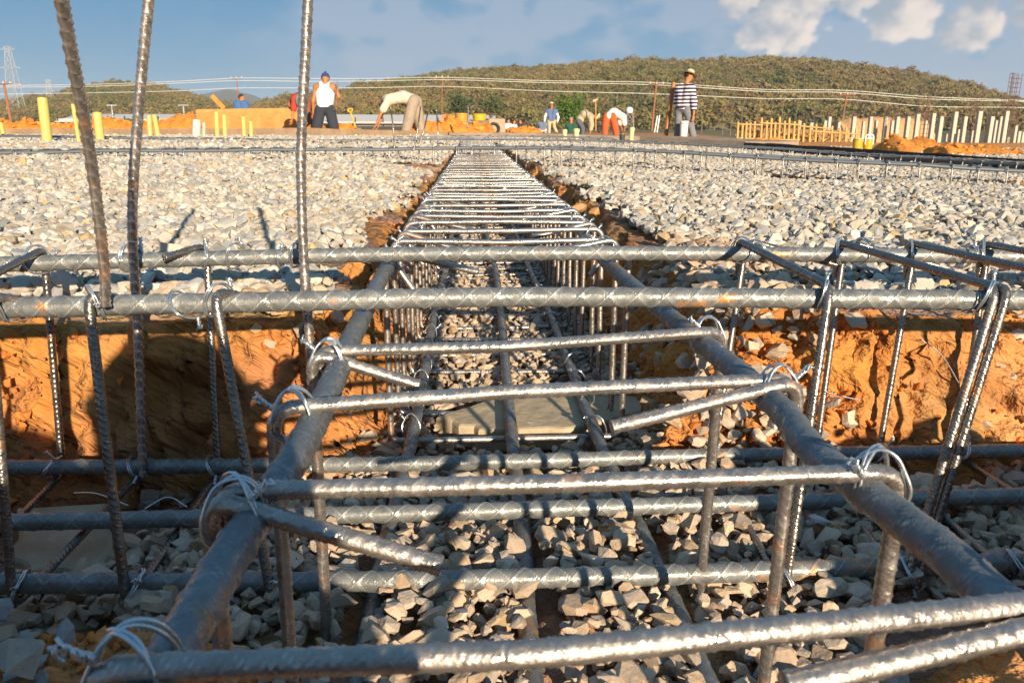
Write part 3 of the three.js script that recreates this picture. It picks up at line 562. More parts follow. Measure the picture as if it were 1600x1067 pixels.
// ------------------------------------------------------------------ the crossing cage in front
const crossCage = thing('rebar_cage', 'near rebar cage crossing in front of the camera with two thick rhombus ribbed top bars', 'rebar cage', V(0, 0, 0));
{
  const ends = (pts, y) => { const o = pts.map(([a, b]) => G(a, b, y)); const a = o[0].clone().addScaledVector(o[0].clone().sub(o[1]).normalize(), 0.5), b = o[o.length - 1].clone().addScaledVector(o[o.length - 1].clone().sub(o[o.length - 2]).normalize(), 0.6); return smooth([a, ...o, b], 120); };
  const ft = ends([[0, 481], [533, 469], [800, 464], [1066, 465], [1600, 469]], YC), rt = ends([[0, 413], [533, 399], [800, 396], [1066, 396], [1600, 401]], YC);
  const rb = ends([[60, 730], [533, 726], [800, 721], [1066, 713], [1550, 705]], YCB), mb = ends([[60, 815], [600, 803], [1000, 791], [1550, 776]], YCB), fb = ends([[60, 912], [600, 908], [1000, 899], [1550, 880]], YCB);
  [ft, rt, rb, mb, fb].forEach((p, i) => part('longitudinal_bar', bar(p, RC, { ds: 0.0012, seg: 30, rib: ribX(i === 0 ? 0.0285 : 0.030, 0.00115), rust: i < 2 ? 0.75 : 0.5, uv: 0.4 + i * 0.23, ref: V(0, 0.35, 0.94) }), barMat, crossCage));
  const near = (path, x) => { let b = path[0]; for (const p of path) if (Math.abs(p.x - x) < Math.abs(b.x - x)) b = p; return b; };
  const at = (path, px) => { let b = path[0], e = 1e9; for (const p of path) { const q = p.clone().sub(EYE), X = 800 + F * q.dot(RT) / q.dot(FW); if (Math.abs(X - px) < e) { e = Math.abs(X - px); b = p; } } return b.clone(); };
  // front top, front bottom, rear top, rear bottom (pixel columns on those bars); kind of the top: a cross piece or a pair of hooks
  const list = [
    [-150, -110, 68, 85, 'tailFront'], [-12, 30, 208, 222, 'hooks'], [150, 212, 328, 342, 'hooks'], [352, 420, 470, 492, 'hooks'],
    [1290, 1222, 1150, 1100, 'top'], [1525, 1405, 1305, 1275, 'top'], [1720, 1575, 1440, 1382, 'top'], [1900, 1780, 1545, 1490, 'top'],
  ];
  list.forEach(([a, b, c, d, kind], i) => {
    const up = RC + RS + 0.001, FT = at(ft, a), FB = at(fb, b), RTp = at(rt, c), RBp = at(rb, d);
    FT.y += up; RTp.y += up; FT.z += up; FB.z += up; RTp.z -= up; RBp.z -= up; FB.y -= up; RBp.y -= up;
    let path;
    const e = V(0.011, 0.001, 0);
    if (kind === 'top') path = [RTp.clone().add(V(0.13, -0.03, 0.03)), RTp.clone().add(e), RBp.clone().add(e), FB, FT, RTp, RTp.clone().add(V(0.004, -0.05, 0.0))];
    else if (kind === 'tailFront') path = [FT.clone().lerp(RTp, 0.35).add(V(0, -0.02, 0)), RTp, RBp, FB, FT];
    else path = [i === 2 ? RTp.clone().add(V(-0.035, -0.008, 0.055)) : RTp.clone().add(V(0, 0.002, 0.012)), RTp, RBp, FB, FT, FT.clone().add(V(0.026, -0.016, -0.034))];
    const o = part('stirrup', bar(bent(path, 0.017, 8), RS - 0.0006, { ds: 0.0012, seg: 14, rib: ribV(0.0068, 0.0008), uv: i * 0.19, ref: V(0.75, 0, 0.66) }), legMat, crossCage);
    if (kind === 'top' && i === 5) { const f2 = FT.clone().add(V(0.0115, 0, 0.001)), p2 = bent([RTp.clone().lerp(FT, 0.9).add(V(0.012, -0.006, 0)), f2, FB.clone().add(V(0.012, 0, 0))], 0.015, 8); part('hooked_leg', bar(p2, RS - 0.0006, { ds: 0.0012, seg: 14, rib: ribV(0.0068, 0.0008), uv: i * 0.37, ref: V(0.75, 0, 0.66) }), legMat, o); }
    const x = V(1, 0, 0), g = (k) => finePool[(i * 3 + k) % 7];
    addTie(o, FT.clone().add(V(0, -up, -up)), x, V(0, 1, 0.6), g(0)); addTie(o, RTp.clone().add(V(0, -up, up)), x, V(0, 1, -0.3), g(1));
    addTie(o, FB.clone().add(V(0.004, up, -up)), x, V(0, -0.3, 1), g(2)); addTie(o, RBp.clone().add(V(0, up, up)), x, V(0, 0.2, 1), g(4));
  });
  // spare ties left on the bars
  const loose = new THREE.Group(); loose.name = 'loose_tie_wires'; crossCage.add(loose);
  [[300, ft, 6], [363, rt, 2], [450, rt, 5], [205, rt, 1], [1190, rt, 3], [1350, rt, 0], [1500, rt, 4], [477, rt, 2]].forEach(([px, path, k]) => { const p = at(path, px), m = part('tie_wire', finePool[k], wireMat, loose); m.position.copy(p); m.rotation.set(0.3 * k, 0.2, 0.05); });
}
// offcuts of wire lying about
[[[115, 770], [150, 778], [200, 790], 'straight loose wire offcut on the stones behind the rear bottom bar at left', -0.272], [[225, 795], [262, 784], [292, 792], 'curved loose wire offcut on dark soil left of the thick left bar', -0.272], [[1290, 612], [1318, 626], [1345, 625], 'short bent wire offcut on the sunlit right trench wall', -0.16], [[1440, 530], [1470, 560], [1500, 600], 'long thin wire hanging down the right trench wall near the gravel', -0.13], [[785, 985], [800, 972], [815, 978], 'short bright wire offcut on the gravel floor beside the middle bottom bar', -0.285]].forEach(([a, b, c, label, y], i) => {
  const pts = i === 3 ? [PZ(...a, -1.055), PZ(...b, -1.05), PZ(...c, -1.045)] : i === 2 ? [a, b, c].map((q) => PZ(...q, -1.03)) : [a, b, c].map((q) => G(...q, y)); pts[1].y += 0.006;
  solo('wire_offcut', new THREE.TubeGeometry(new THREE.CatmullRomCurve3(pts), 24, 0.0009, 5), wireMat, label, 'wire');
});
// tall bars standing in the crossing cage
function rod(name, pts, r, label, group, fine) { return solo(name, bar(smooth(pts, 80), r, { ds: fine ? 0.0016 : 0.02, seg: fine ? 14 : 6, rib: fine ? ribV(0.0125, 0.0013) : ribN, ref: V(0.1, 0.05, 1) }), fine ? stirrupMat : legMat, label, 'rebar rod', group); }
rod('rebar_rod', [PZ(164, 478, -0.742), PZ(163, 430, -0.735), PZ(140, 240, -0.69), PZ(110, 80, -0.63), PZ(84, -60, -0.58)], 0.0044, 'leftmost tall ribbed steel rod leaning left above the crossing cage', undefined, true);
rod('rebar_rod', [PZ(224, 745, -0.985), PZ(213, 480, -0.985), PZ(207, 395, -0.983), PZ(207, 300, -0.98), PZ(222, 100, -0.965), PZ(238, -60, -0.95)], 0.0056, 'slightly bent tall shiny rod second from left, tied to the rear top bar', undefined, true);
rod('rebar_rod', [PZ(498, 745, -0.985), PZ(480, 480, -0.985), PZ(474, 395, -0.983), PZ(470, 250, -0.98), PZ(478, 60, -0.97), PZ(484, -60, -0.965)], 0.0056, 'straight tall shiny rod crossing the sky left of the man in the white vest', undefined, true);
// ------------------------------------------------------------------ bodies: one surface from joined capsules
function nets(f, lo, hi, cell) {
  const nx = Math.ceil((hi.x - lo.x) / cell) + 2, ny = Math.ceil((hi.y - lo.y) / cell) + 2, nz = Math.ceil((hi.z - lo.z) / cell) + 2, val = new Float32Array(nx * ny * nz), id = new Int32Array(nx * ny * nz).fill(-1);
  const I = (i, j, k) => i + nx * (j + ny * k);
  for (let k = 0; k < nz; k++) for (let j = 0; j < ny; j++) for (let i = 0; i < nx; i++) val[I(i, j, k)] = f(lo.x + i * cell, lo.y + j * cell, lo.z + k * cell);
  const pos = [], idx = [], E = [[0, 1], [0, 2], [0, 4], [1, 3], [1, 5], [2, 3], [2, 6], [3, 7], [4, 5], [4, 6], [5, 7], [6, 7]];
  for (let k = 0; k < nz - 1; k++) for (let j = 0; j < ny - 1; j++) for (let i = 0; i < nx - 1; i++) {
    let m = 0; const v = []; for (let c = 0; c < 8; c++) { v[c] = val[I(i + (c & 1), j + ((c >> 1) & 1), k + (c >> 2))]; if (v[c] < 0) m |= 1 << c; }
    if (m === 0 || m === 255) continue;
    let x = 0, y = 0, z = 0, n = 0;
    for (const [a, b] of E) if (((m >> a) & 1) !== ((m >> b) & 1)) { const t = v[a] / (v[a] - v[b]); x += (a & 1) + ((b & 1) - (a & 1)) * t; y += ((a >> 1) & 1) + (((b >> 1) & 1) - ((a >> 1) & 1)) * t; z += (a >> 2) + ((b >> 2) - (a >> 2)) * t; n++; }
    id[I(i, j, k)] = pos.length / 3; pos.push(lo.x + (i + x / n) * cell, lo.y + (j + y / n) * cell, lo.z + (k + z / n) * cell);
  }
  const quad = (a, b, c, d, flip) => { if (a < 0 || b < 0 || c < 0 || d < 0) return; flip ? idx.push(a, c, b, a, d, c) : idx.push(a, b, c, a, c, d); };
  for (let k = 1; k < nz - 1; k++) for (let j = 1; j < ny - 1; j++) for (let i = 1; i < nx - 1; i++) {
    const s = val[I(i, j, k)] < 0;
    if (s !== val[I(i + 1, j, k)] < 0) quad(id[I(i, j - 1, k - 1)], id[I(i, j, k - 1)], id[I(i, j, k)], id[I(i, j - 1, k)], !s);
    if (s !== val[I(i, j + 1, k)] < 0) quad(id[I(i - 1, j, k - 1)], id[I(i - 1, j, k)], id[I(i, j, k)], id[I(i, j, k - 1)], !s);
    if (s !== val[I(i, j, k + 1)] < 0) quad(id[I(i - 1, j - 1, k)], id[I(i, j - 1, k)], id[I(i, j, k)], id[I(i - 1, j, k)], !s);
  }
  const g = new THREE.BufferGeometry(); g.setAttribute('position', new THREE.Float32BufferAttribute(pos, 3)); g.setIndex(idx); g.computeVertexNormals();
  return g;
}
const smin = (a, b, k) => { const h = Math.max(k - Math.abs(a - b), 0) / k; return Math.min(a, b) - h * h * k * 0.25; };
const cap = (x, y, z, [a, b, ra, rb]) => { const dx = b.x - a.x, dy = b.y - a.y, dz = b.z - a.z, px = x - a.x, py = y - a.y, pz = z - a.z; const t = Math.max(0, Math.min(1, (px * dx + py * dy + pz * dz) / (dx * dx + dy * dy + dz * dz + 1e-9))); return Math.hypot(px - dx * t, py - dy * t, pz - dz * t) - (ra + (rb - ra) * t); };
const joined = (list, k) => (x, y, z) => { let d = 1e9; for (const c of list) d = smin(d, cap(x, y, z, c), k); return d; };
function extent(list, m) { const lo = V(1e9, 1e9, 1e9), hi = V(-1e9, -1e9, -1e9); for (const [a, b, ra, rb] of list) for (const [p, r] of [[a, ra], [b, rb]]) { lo.min(V(p.x - r - m, p.y - r - m, p.z - r - m)); hi.max(V(p.x + r + m, p.y + r + m, p.z + r + m)); } return [lo, hi]; }
const HAND = (() => {                                // a relaxed right hand: wrist at the origin, fingers along -y, palm towards +z, thumb on -x
  const l = [[V(-0.022, -0.03, 0), V(-0.02, -0.082, 0.002), 0.016, 0.013], [V(0.0, -0.02, 0), V(0.004, -0.084, 0.002), 0.02, 0.014], [V(0.02, -0.03, 0), V(0.024, -0.078, 0.002), 0.015, 0.012]];
  [[-0.026, 0.066], [-0.008, 0.075], [0.01, 0.07], [0.027, 0.054]].forEach(([x, n]) => { const a = V(x, -0.085, 0.002), b = V(x * 1.1, -0.085 - n * 0.45, 0.008), c = V(x * 1.12, -0.085 - n * 0.8, 0.026), d = V(x * 1.1, -0.085 - n * 0.92, 0.044); l.push([a, b, 0.0095, 0.0085], [b, c, 0.0085, 0.008], [c, d, 0.008, 0.0068]); });
  l.push([V(-0.022, -0.03, 0.004), V(-0.05, -0.058, 0.016), 0.013, 0.0105], [V(-0.05, -0.058, 0.016), V(-0.056, -0.088, 0.026), 0.0105, 0.008]);
  const [lo, hi] = extent(l, 0.01); return nets(joined(l, 0.006), lo, hi, 0.0045);
})();
const skin = (t) => std(t, 0.65);
const BROWN = [0.40, 0.16, 0.06];
const clothMap = grain(256, (u, v) => 0.72 + 0.36 * tf(u, v, 6, 301, 5), 3);
const cloth = (rgb, ex = {}) => std(rgb, 0.95, 0, { ...ex });
function addUV(g, s = 1) { const p = g.attributes.position, uv = []; for (let i = 0; i < p.count; i++) uv.push(p.getX(i) * s, p.getY(i) * s); g.setAttribute('uv', new THREE.Float32BufferAttribute(uv, 2)); return g; }
// spec: D depth; joints as [px, py, further]; root from the joints
function person(spec) {
  const J = {}; for (const [k, v] of Object.entries(spec.j)) J[k] = v.isVector3 ? v.clone() : P(v[0], v[1], spec.D + (v[2] || 0));
  const root = J.hipL.clone().lerp(J.hipR, 0.5); root.y = Math.min(J.ankL.y, J.ankR.y) - 0.07;
  const o = thing('person', spec.label, 'person', root, spec.group);
  for (const k in J) J[k].sub(root);
  const k = spec.k || 1, mid = (a, b, t = 0.5) => a.clone().lerp(b, t), cell = spec.cell || 0.014;
  const neck = J.neck || mid(J.shL, J.shR).add(V(0, 0.05, 0)), face = (spec.face || V(0, 0, -1)).clone().normalize();
  const hu = J.head.clone().sub(neck).normalize(), hf = face.clone().addScaledVector(hu, -face.dot(hu)).normalize(), hr = hf.clone().cross(hu), H = J.head;
  const at = (r, u, f) => H.clone().addScaledVector(hr, r * k).addScaledVector(hu, u * k).addScaledVector(hf, f * k);
  const torso = [[mid(J.shL, J.shR, 0.2), mid(J.hipL, J.hipR, 0.25), 0.092 * k, 0.088 * k], [mid(J.shL, J.shR, 0.8), mid(J.hipL, J.hipR, 0.75), 0.092 * k, 0.088 * k]];
  if (J.back) torso.splice(0, 2, [mid(J.shL, J.shR, 0.2), J.back.clone().add(mid(J.shL, J.shR, 0.2).sub(mid(J.shL, J.shR))), 0.095 * k, 0.11 * k], [mid(J.shL, J.shR, 0.8), J.back.clone().add(mid(J.shL, J.shR, 0.8).sub(mid(J.shL, J.shR))), 0.095 * k, 0.11 * k], [J.back, mid(J.hipL, J.hipR, 0.25), 0.12 * k, 0.1 * k], [J.back, mid(J.hipL, J.hipR, 0.75), 0.12 * k, 0.1 * k]);
  const yoke = [[J.shL, J.shR, 0.062 * k, 0.062 * k]];
  const arm = (s) => [[J['sh' + s], J['el' + s], 0.053 * k, 0.042 * k], [J['el' + s], J['wr' + s], 0.041 * k, 0.028 * k]];
  const leg = (s) => [[J['hip' + s], J['kn' + s], 0.088 * k, 0.06 * k], [J['kn' + s], J['ank' + s], 0.058 * k, 0.038 * k]];
  const toe = (s) => J['ank' + s].clone().addScaledVector((spec.toes || face).clone().setY(0).normalize(), 0.15 * k).add(V(0, -0.045, 0));
  const headB = [[at(0, 0.03, -0.012), at(0, 0.02, 0.012), 0.088 * k, 0.084 * k], [at(0, -0.045, 0.03), at(0, -0.075, 0.052), 0.058 * k, 0.04 * k], [neck, at(0, -0.06, -0.01), 0.056 * k, 0.055 * k]];
  const nose = [[at(0, 0.0, 0.09), at(0, -0.028, 0.108), 0.009 * k, 0.015 * k]], ears = [-1, 1].map((s) => [at(s * 0.08, -0.02, -0.006), at(s * 0.086, 0.012, -0.014), 0.013 * k, 0.016 * k]);
  const bones = [...torso, ...yoke, ...arm('L'), ...arm('R'), ...leg('L'), ...leg('R'), ...headB];
  const f0 = joined(bones, 0.045 * k), f1 = joined([...nose, ...ears], 0.01), eyes = [-1, 1].map((s) => at(s * 0.034, 0.008, 0.094)), mouth = [at(-0.022, -0.062, 0.094), at(0.022, -0.062, 0.094), 0.007, 0.007];
  const body = (x, y, z) => { let d = smin(f0(x, y, z), f1(x, y, z), 0.014); for (const e of eyes) d = Math.max(d, 0.016 - Math.hypot(x - e.x, y - e.y, z - e.z)); return Math.max(d, -cap(x, y, z, mouth)); };
  const [lo, hi] = extent([...bones, ...nose, ...ears], 0.03), parts = [bare(nets(body, lo, hi, cell))];
  for (const s of ['L', 'R']) {
    const w = J['wr' + s], dir = w.clone().sub(J['el' + s]).normalize(), side = (s === 'R' ? 1 : -1), h = HAND.clone(), y = dir.clone().multiplyScalar(-1), z = (spec.palm || face).clone().addScaledVector(y, -(spec.palm || face).dot(y)).normalize(), x = y.clone().cross(z);
    if (side < 0) h.scale(-1, 1, 1), h.setIndex([...h.index.array].reverse());
    h.scale(k, k, k); h.applyMatrix4(new THREE.Matrix4().makeBasis(x, y, z)); h.translate(w.x, w.y, w.z); h.computeVertexNormals(); parts.push(bare(h));
  }
  part('body', mergeGeometries(parts), skin(spec.skin || BROWN), o);
  const shellOf = (list, grow, kk, clip) => { const L = list.map(([a, b, ra, rb]) => [a, b, ra + grow, rb + grow]), f = joined(L, kk), [l, h] = extent(L, 0.03); const wr = (x, y, z) => (fbm(x * 9, y * 6, z * 9, 2) - 0.5) * 0.022; return addUV(nets(clip ? (x, y, z) => clip(x, y, z, f(x, y, z) + wr(x, y, z)) : (x, y, z) => f(x, y, z) + wr(x, y, z), l, h, cell)); };
  if (spec.shirt) {
    const sl = spec.shirt.sleeve ?? 0.75, list = [...torso, ...(spec.shirt.tank ? [] : yoke)];
    for (const s of ['L', 'R']) if (!spec.shirt.tank) { const [u, l] = arm(s); list.push([u[0], mid(u[0], u[1], Math.min(1, sl)), u[2] + 0.008, u[3] + 0.012]); if (sl > 1) list.push([l[0], mid(l[0], l[1], sl - 1), l[2] + 0.006, l[3] + 0.01]); }
    const hem = mid(J.hipL, J.hipR).y + (spec.shirt.hem ?? 0.0), hm = J.back ? (y, d) => d : (y, d) => Math.max(d, hem - y);
    if (!J.back) list.push([mid(J.hipL, J.hipR, 0.2), mid(J.hipL, J.hipR, 0.8), 0.1 * k, 0.1 * k]);
    const cl0 = spec.shirt.tank ? (x, y, z, d) => Math.max(d, 0.155 - Math.hypot(x - J.shL.x, y - J.shL.y, z - J.shL.z), 0.155 - Math.hypot(x - J.shR.x, y - J.shR.y, z - J.shR.z)) : (x, y, z, d) => d, cl = (x, y, z, d) => hm(y, cl0(x, y, z, d));
    if (spec.shirt.tank) list.push([mid(J.shL, J.shR, 0.36), mid(J.shL, J.shR, 0.64), 0.05, 0.05]);
    part(spec.shirt.name || 'shirt', shellOf(list, spec.shirt.grow ?? 0.02, 0.05, cl), spec.shirt.mat || cloth(spec.shirt.rgb, { map: clothMap }), o);
    if (spec.shirt.sleeves) for (const s of ['L', 'R']) part('sleeve', shellOf(arm(s).map(([a, b, p, q], i) => [a, i ? mid(a, b, 0.9) : b, p, q]), 0.028, 0.03), cloth(spec.shirt.sleeves, { map: clothMap }), o);
  }
  if (spec.trousers) {
    const ln = spec.trousers.length ?? 1.92, list = [[J.hipL, J.hipR, 0.1 * k, 0.1 * k]];
    for (const s of ['L', 'R']) { const [t, c] = leg(s).map(([a, b, p, q]) => [a, b, p + (spec.trousers.loose || 0), q + (spec.trousers.loose || 0)]); list.push([t[0], mid(t[0], t[1], Math.min(1, ln)), t[2], t[3] + (ln < 1.2 ? 0.03 : 0.012)]); if (ln > 1) list.push([c[0], mid(c[0], c[1], ln - 1), c[2] + 0.012, c[3] + 0.026]); }
    part(ln < 1.3 ? 'shorts' : 'trousers', shellOf(list, 0.016, 0.04), spec.trousers.mat || cloth(spec.trousers.rgb, { map: clothMap }), o);
  }
  for (const s of ['L', 'R']) { const a = J['ank' + s], t = toe(s); part('boot', bare(nets(joined([[a, a.clone().add(V(0, -0.04, 0)), 0.05, 0.045], [a.clone().add(V(0, -0.04, 0)), t, 0.046, 0.036]], 0.02), ...extent([[a, t, 0.06, 0.06]], 0.06), 0.014)), cloth(spec.boots || [0.08, 0.05, 0.03]), o); }
  const M = new THREE.Matrix4().makeBasis(hr.clone().negate(), hu, hf), wear = (g) => { g.scale(k, k, k); g.applyMatrix4(M); g.translate(H.x, H.y, H.z); return g; };
  if (spec.hat) {
    const L = spec.hat.kind === 'straw' ? [[0.001, 0.165], [0.06, 0.163], [0.088, 0.145], [0.1, 0.075], [0.104, 0.062], [0.17, 0.042], [0.192, 0.03], [0.17, 0.036], [0.102, 0.052], [0.094, 0.06]] : spec.hat.kind === 'wool' ? [[0.001, 0.15], [0.03, 0.148], [0.075, 0.12], [0.1, 0.06], [0.104, 0.01], [0.098, 0.008], [0.095, 0.05]] : [[0.001, 0.135], [0.05, 0.128], [0.085, 0.1], [0.1, 0.05], [0.101, 0.03], [0.096, 0.03]];
    const g = [bare(new THREE.LatheGeometry(L.reverse().map(([r, y]) => new THREE.Vector2(r, y)), 28))];
    if (spec.hat.kind === 'cap') { const b = new THREE.SphereGeometry(0.1, 16, 8); b.scale(0.85, 0.1, 0.9); b.translate(0, 0.035, 0.1); g.push(bare(b)); }
    if (spec.hat.kind === 'wool') { const b = new THREE.SphereGeometry(0.03, 10, 8); b.translate(0, 0.16, 0); g.push(bare(b)); }
    const q = wear(mergeGeometries(g)); q.rotateX(0); part('hat', q, cloth(spec.hat.rgb), o).material.side = THREE.DoubleSide;
    if (spec.hat.kind === 'straw') part('hat_band', wear(new THREE.CylinderGeometry(0.1035, 0.1065, 0.022, 24, 1, true).translate(0, 0.076, 0)), cloth([0.16, 0.1, 0.05]), o);
  }
  if (spec.hair) { const g = new THREE.SphereGeometry(0.1, 16, 12); g.scale(0.98, 1.05, 1.05); g.translate(0, 0.035, -0.022); part('hair', wear(g), cloth(spec.hair), o); }
  if (spec.extra) spec.extra(o, J, part);
  return o;
}
const STRIPES = (() => { const c = document.createElement('canvas'); c.width = 8; c.height = 512; const g = c.getContext('2d'); for (let y = 0; y < 512; y++) { const t = (y / 512 * 10) % 1; g.fillStyle = t < 0.42 ? '#e9e6e2' : t < 0.5 ? '#6b3548' : t < 0.88 ? '#27264f' : '#7a4a58'; g.fillRect(0, y, 8, 1); } const t = new THREE.CanvasTexture(c); t.colorSpace = THREE.SRGBColorSpace; t.wrapS = t.wrapT = THREE.RepeatWrapping; t.repeat.set(1, 1.2); return t; })();

person({ D: 19.2, label: 'man in a striped long sleeved shirt and wide straw hat walking past the orange pipe', face: V(0.92, -0.1, 0.1), toes: V(0.8, 0, -0.5), palm: V(-0.5, 0, -0.8),
  j: { head: [1077, 119], neck: [1073, 131], shL: [1061, 138, 0.14], shR: [1081, 138, -0.12], elL: [1058, 158, 0.2], wrL: [1063, 176, 0.1], elR: [1085, 159, -0.2], wrR: [1084, 180, -0.24], hipL: [1062, 172, 0.08], hipR: [1074, 172, -0.08], knL: [1061, 194, 0.06], knR: [1079, 194, -0.1], ankL: [1058, 214, 0.1], ankR: [1084, 214, -0.12] },
  shirt: { mat: std([1, 1, 1], 0.9, 0, { map: STRIPES }), sleeve: 1.92, grow: 0.024 }, trousers: { rgb: [0.20, 0.20, 0.21] }, hat: { kind: 'straw', rgb: [0.62, 0.50, 0.31] }, boots: [0.12, 0.1, 0.08], hair: [0.03, 0.02, 0.015],
  extra: (o, J, p) => { const g = new RoundedBoxGeometry(0.1, 0.2, 0.12, 2, 0.03); g.translate(J.hipR.x + 0.12, J.hipR.y - 0.02, J.hipR.z + 0.06); p('tool_pouch', g, cloth([0.04, 0.045, 0.05]), o); const b = new THREE.TorusGeometry(0.165, 0.022, 6, 24); b.rotateX(Math.PI / 2); b.scale(1, 1, 0.8); b.translate((J.hipL.x + J.hipR.x) / 2, J.hipL.y + 0.06, (J.hipL.z + J.hipR.z) / 2); p('tool_belt', b, cloth([0.05, 0.045, 0.04]), o); } });
person({ D: 18.8, label: 'man in a white sleeveless vest and dark shorts seen from behind holding thin rods', face: V(0.1, -0.3, -1), palm: V(0.2, 0, -1),
  j: { head: [508, 123], neck: [508, 131, -0.02], shL: [493, 136], shR: [523, 136], elL: [489, 158, 0.0], wrL: [489, 178, 0.1], elR: [529, 151, 0.05], wrR: [524, 166, 0.24], hipL: [500, 171], hipR: [515, 171], knL: [495, 197, 0.05], knR: [521, 197, 0.05], ankL: [494, 221], ankR: [522, 221] },
  shirt: { name: 'vest', tank: true, rgb: [0.80, 0.79, 0.76], grow: 0.03, hem: 0.05 }, trousers: { rgb: [0.035, 0.04, 0.055], length: 1.1, loose: 0.02 }, hat: { kind: 'wool', rgb: [0.03, 0.05, 0.16] } });
person({ D: 18.9, label: 'man in a muddy cream shirt and beige trousers bending far over to the left', face: V(-0.4, -1, 0.2), toes: V(-1, 0, 0), palm: V(-0.8, 0, 0),
  j: { head: [600, 163, 0.1], neck: [604, 155, 0.06], shL: [607, 156, -0.18], shR: [604, 156, 0.2], back: [629, 152, 0.0], elL: [596, 175, -0.2], wrL: [588, 194, -0.2], elR: [597, 176, 0.24], wrR: [592, 194, 0.26], hipL: [646, 158, -0.1], hipR: [650, 158, 0.1], knL: [639, 184, -0.12], knR: [654, 184, 0.14], ankL: [632, 212, -0.12], ankR: [660, 212, 0.14] },
  shirt: { rgb: [0.66, 0.57, 0.44], sleeve: 0.8, grow: 0.032 }, trousers: { rgb: [0.36, 0.28, 0.21], loose: 0.035 }, hair: [0.05, 0.035, 0.025] });
person({ D: 21, label: 'stooping worker in a red shirt with grey green cloth behind the white vested man', face: V(-0.6, -0.8, 0), toes: V(-1, 0, 0),
  j: { head: [455, 163, 0.2], neck: [458, 156, 0.15], shL: [461, 155, -0.15], shR: [461, 153, 0.2], back: [467, 154, 0.02], elL: [458, 172, -0.15], wrL: [456, 186, -0.15], elR: [458, 172, 0.25], wrR: [456, 186, 0.25], hipL: [478, 162, -0.1], hipR: [480, 162, 0.1], knL: [481, 186, -0.1], knR: [486, 186, 0.1], ankL: [482, 210, -0.1], ankR: [487, 210, 0.1] },
  shirt: { rgb: [0.46, 0.05, 0.03], sleeve: 0.9, grow: 0.03 }, trousers: { rgb: [0.30, 0.085, 0.05] }, hair: [0.04, 0.03, 0.02],
  extra: (o, J, p) => { const g = new THREE.SphereGeometry(0.16, 18, 14); g.scale(0.9, 1.15, 0.8); g.translate(J.hipL.x - 0.12, J.hipL.y + 0.08, J.hipL.z + 0.1); p('waist_cloth', g, cloth([0.22, 0.25, 0.19], { map: clothMap }), o); } });
person({ D: 43, k: 1, cell: 0.02, label: 'man in a blue vest with white sleeves and straw hat standing before the green tree', face: V(0, -0.1, 1), palm: V(0, 0, 1),
  j: { head: [862, 164.5], neck: [862, 171], shR: [855, 173.5], shL: [869, 173.5], elR: [851.5, 183], wrR: [851, 190, -0.1], elL: [872.5, 183], wrL: [871, 190, -0.1], hipR: [858.5, 189.5], hipL: [865.5, 189.5], knR: [858.5, 199], knL: [866, 198], ankR: [858, 208], ankL: [870, 206.5, 0.1] },
  shirt: { name: 'vest', rgb: [0.10, 0.15, 0.30], sleeve: 0.3, grow: 0.03, sleeves: [0.7, 0.7, 0.66] }, trousers: { rgb: [0.50, 0.41, 0.26] }, hat: { kind: 'straw', rgb: [0.68, 0.58, 0.38] } });
person({ D: 36, cell: 0.02, label: 'worker in a dark green shirt and grey cap squatting between the cream pipes', face: V(0.2, -0.2, -1),
  j: { head: [892.5, 187.5], neck: [893, 194], shL: [886.5, 196], shR: [899.5, 196], elL: [884, 204, 0.1], wrL: [887, 210, 0.25], elR: [902, 204, 0.1], wrR: [899, 210, 0.25], hipL: [890, 211, -0.1], hipR: [896, 211, -0.1], knL: [886, 206, 0.3], knR: [900, 206, 0.3], ankL: [887, 216, 0.2], ankR: [899, 216, 0.2] },
  shirt: { rgb: [0.02, 0.09, 0.055], sleeve: 0.95 }, trousers: { rgb: [0.12, 0.12, 0.13] }, hat: { kind: 'cap', rgb: [0.22, 0.22, 0.24] } });
person({ D: 40, cell: 0.02, label: 'crouched figure in a grey blue shirt left of the blue vested man', face: V(-0.2, -1, -0.6), toes: V(0, 0, -1),
  j: { head: [847, 193, 0.35], neck: [847, 194, 0.25], shL: [842.5, 194, 0.1], shR: [852.5, 194, 0.1], elL: [841, 201, 0.2], wrL: [844, 206, 0.3], elR: [853, 201, 0.2], wrR: [850, 206, 0.3], hipL: [845, 203, -0.1], hipR: [851, 203, -0.1], knL: [843, 204, 0.25], knR: [852, 204, 0.25], ankL: [845, 212, 0.05], ankR: [851, 212, 0.05] },
  shirt: { rgb: [0.16, 0.19, 0.27], sleeve: 0.95, grow: 0.035 }, trousers: { rgb: [0.55, 0.52, 0.47] }, hair: [0.04, 0.035, 0.03] });
person({ D: 30, cell: 0.016, label: 'bent worker in khaki with a broad straw hat beside the red trousered one', face: V(0.75, -0.75, 0.5), toes: V(1, 0, 0.3),
  j: { head: [933, 184, -0.15], neck: [926, 181, -0.1], shL: [922, 181, 0.16], shR: [923, 184, -0.25], back: [913, 178, 0], elL: [927, 193, 0.15], wrL: [933, 203, 0.1], elR: [925, 196, -0.3], wrR: [922, 208, -0.3], hipL: [905, 190, 0.1], hipR: [905, 190, -0.1], knL: [908, 201, 0.12], knR: [912, 202, -0.12], ankL: [906, 214, 0.12], ankR: [909, 214, -0.12] },
  shirt: { rgb: [0.50, 0.41, 0.25], sleeve: 1.5, grow: 0.04 }, trousers: { rgb: [0.11, 0.12, 0.15] }, hat: { kind: 'straw', rgb: [0.66, 0.52, 0.3] } });
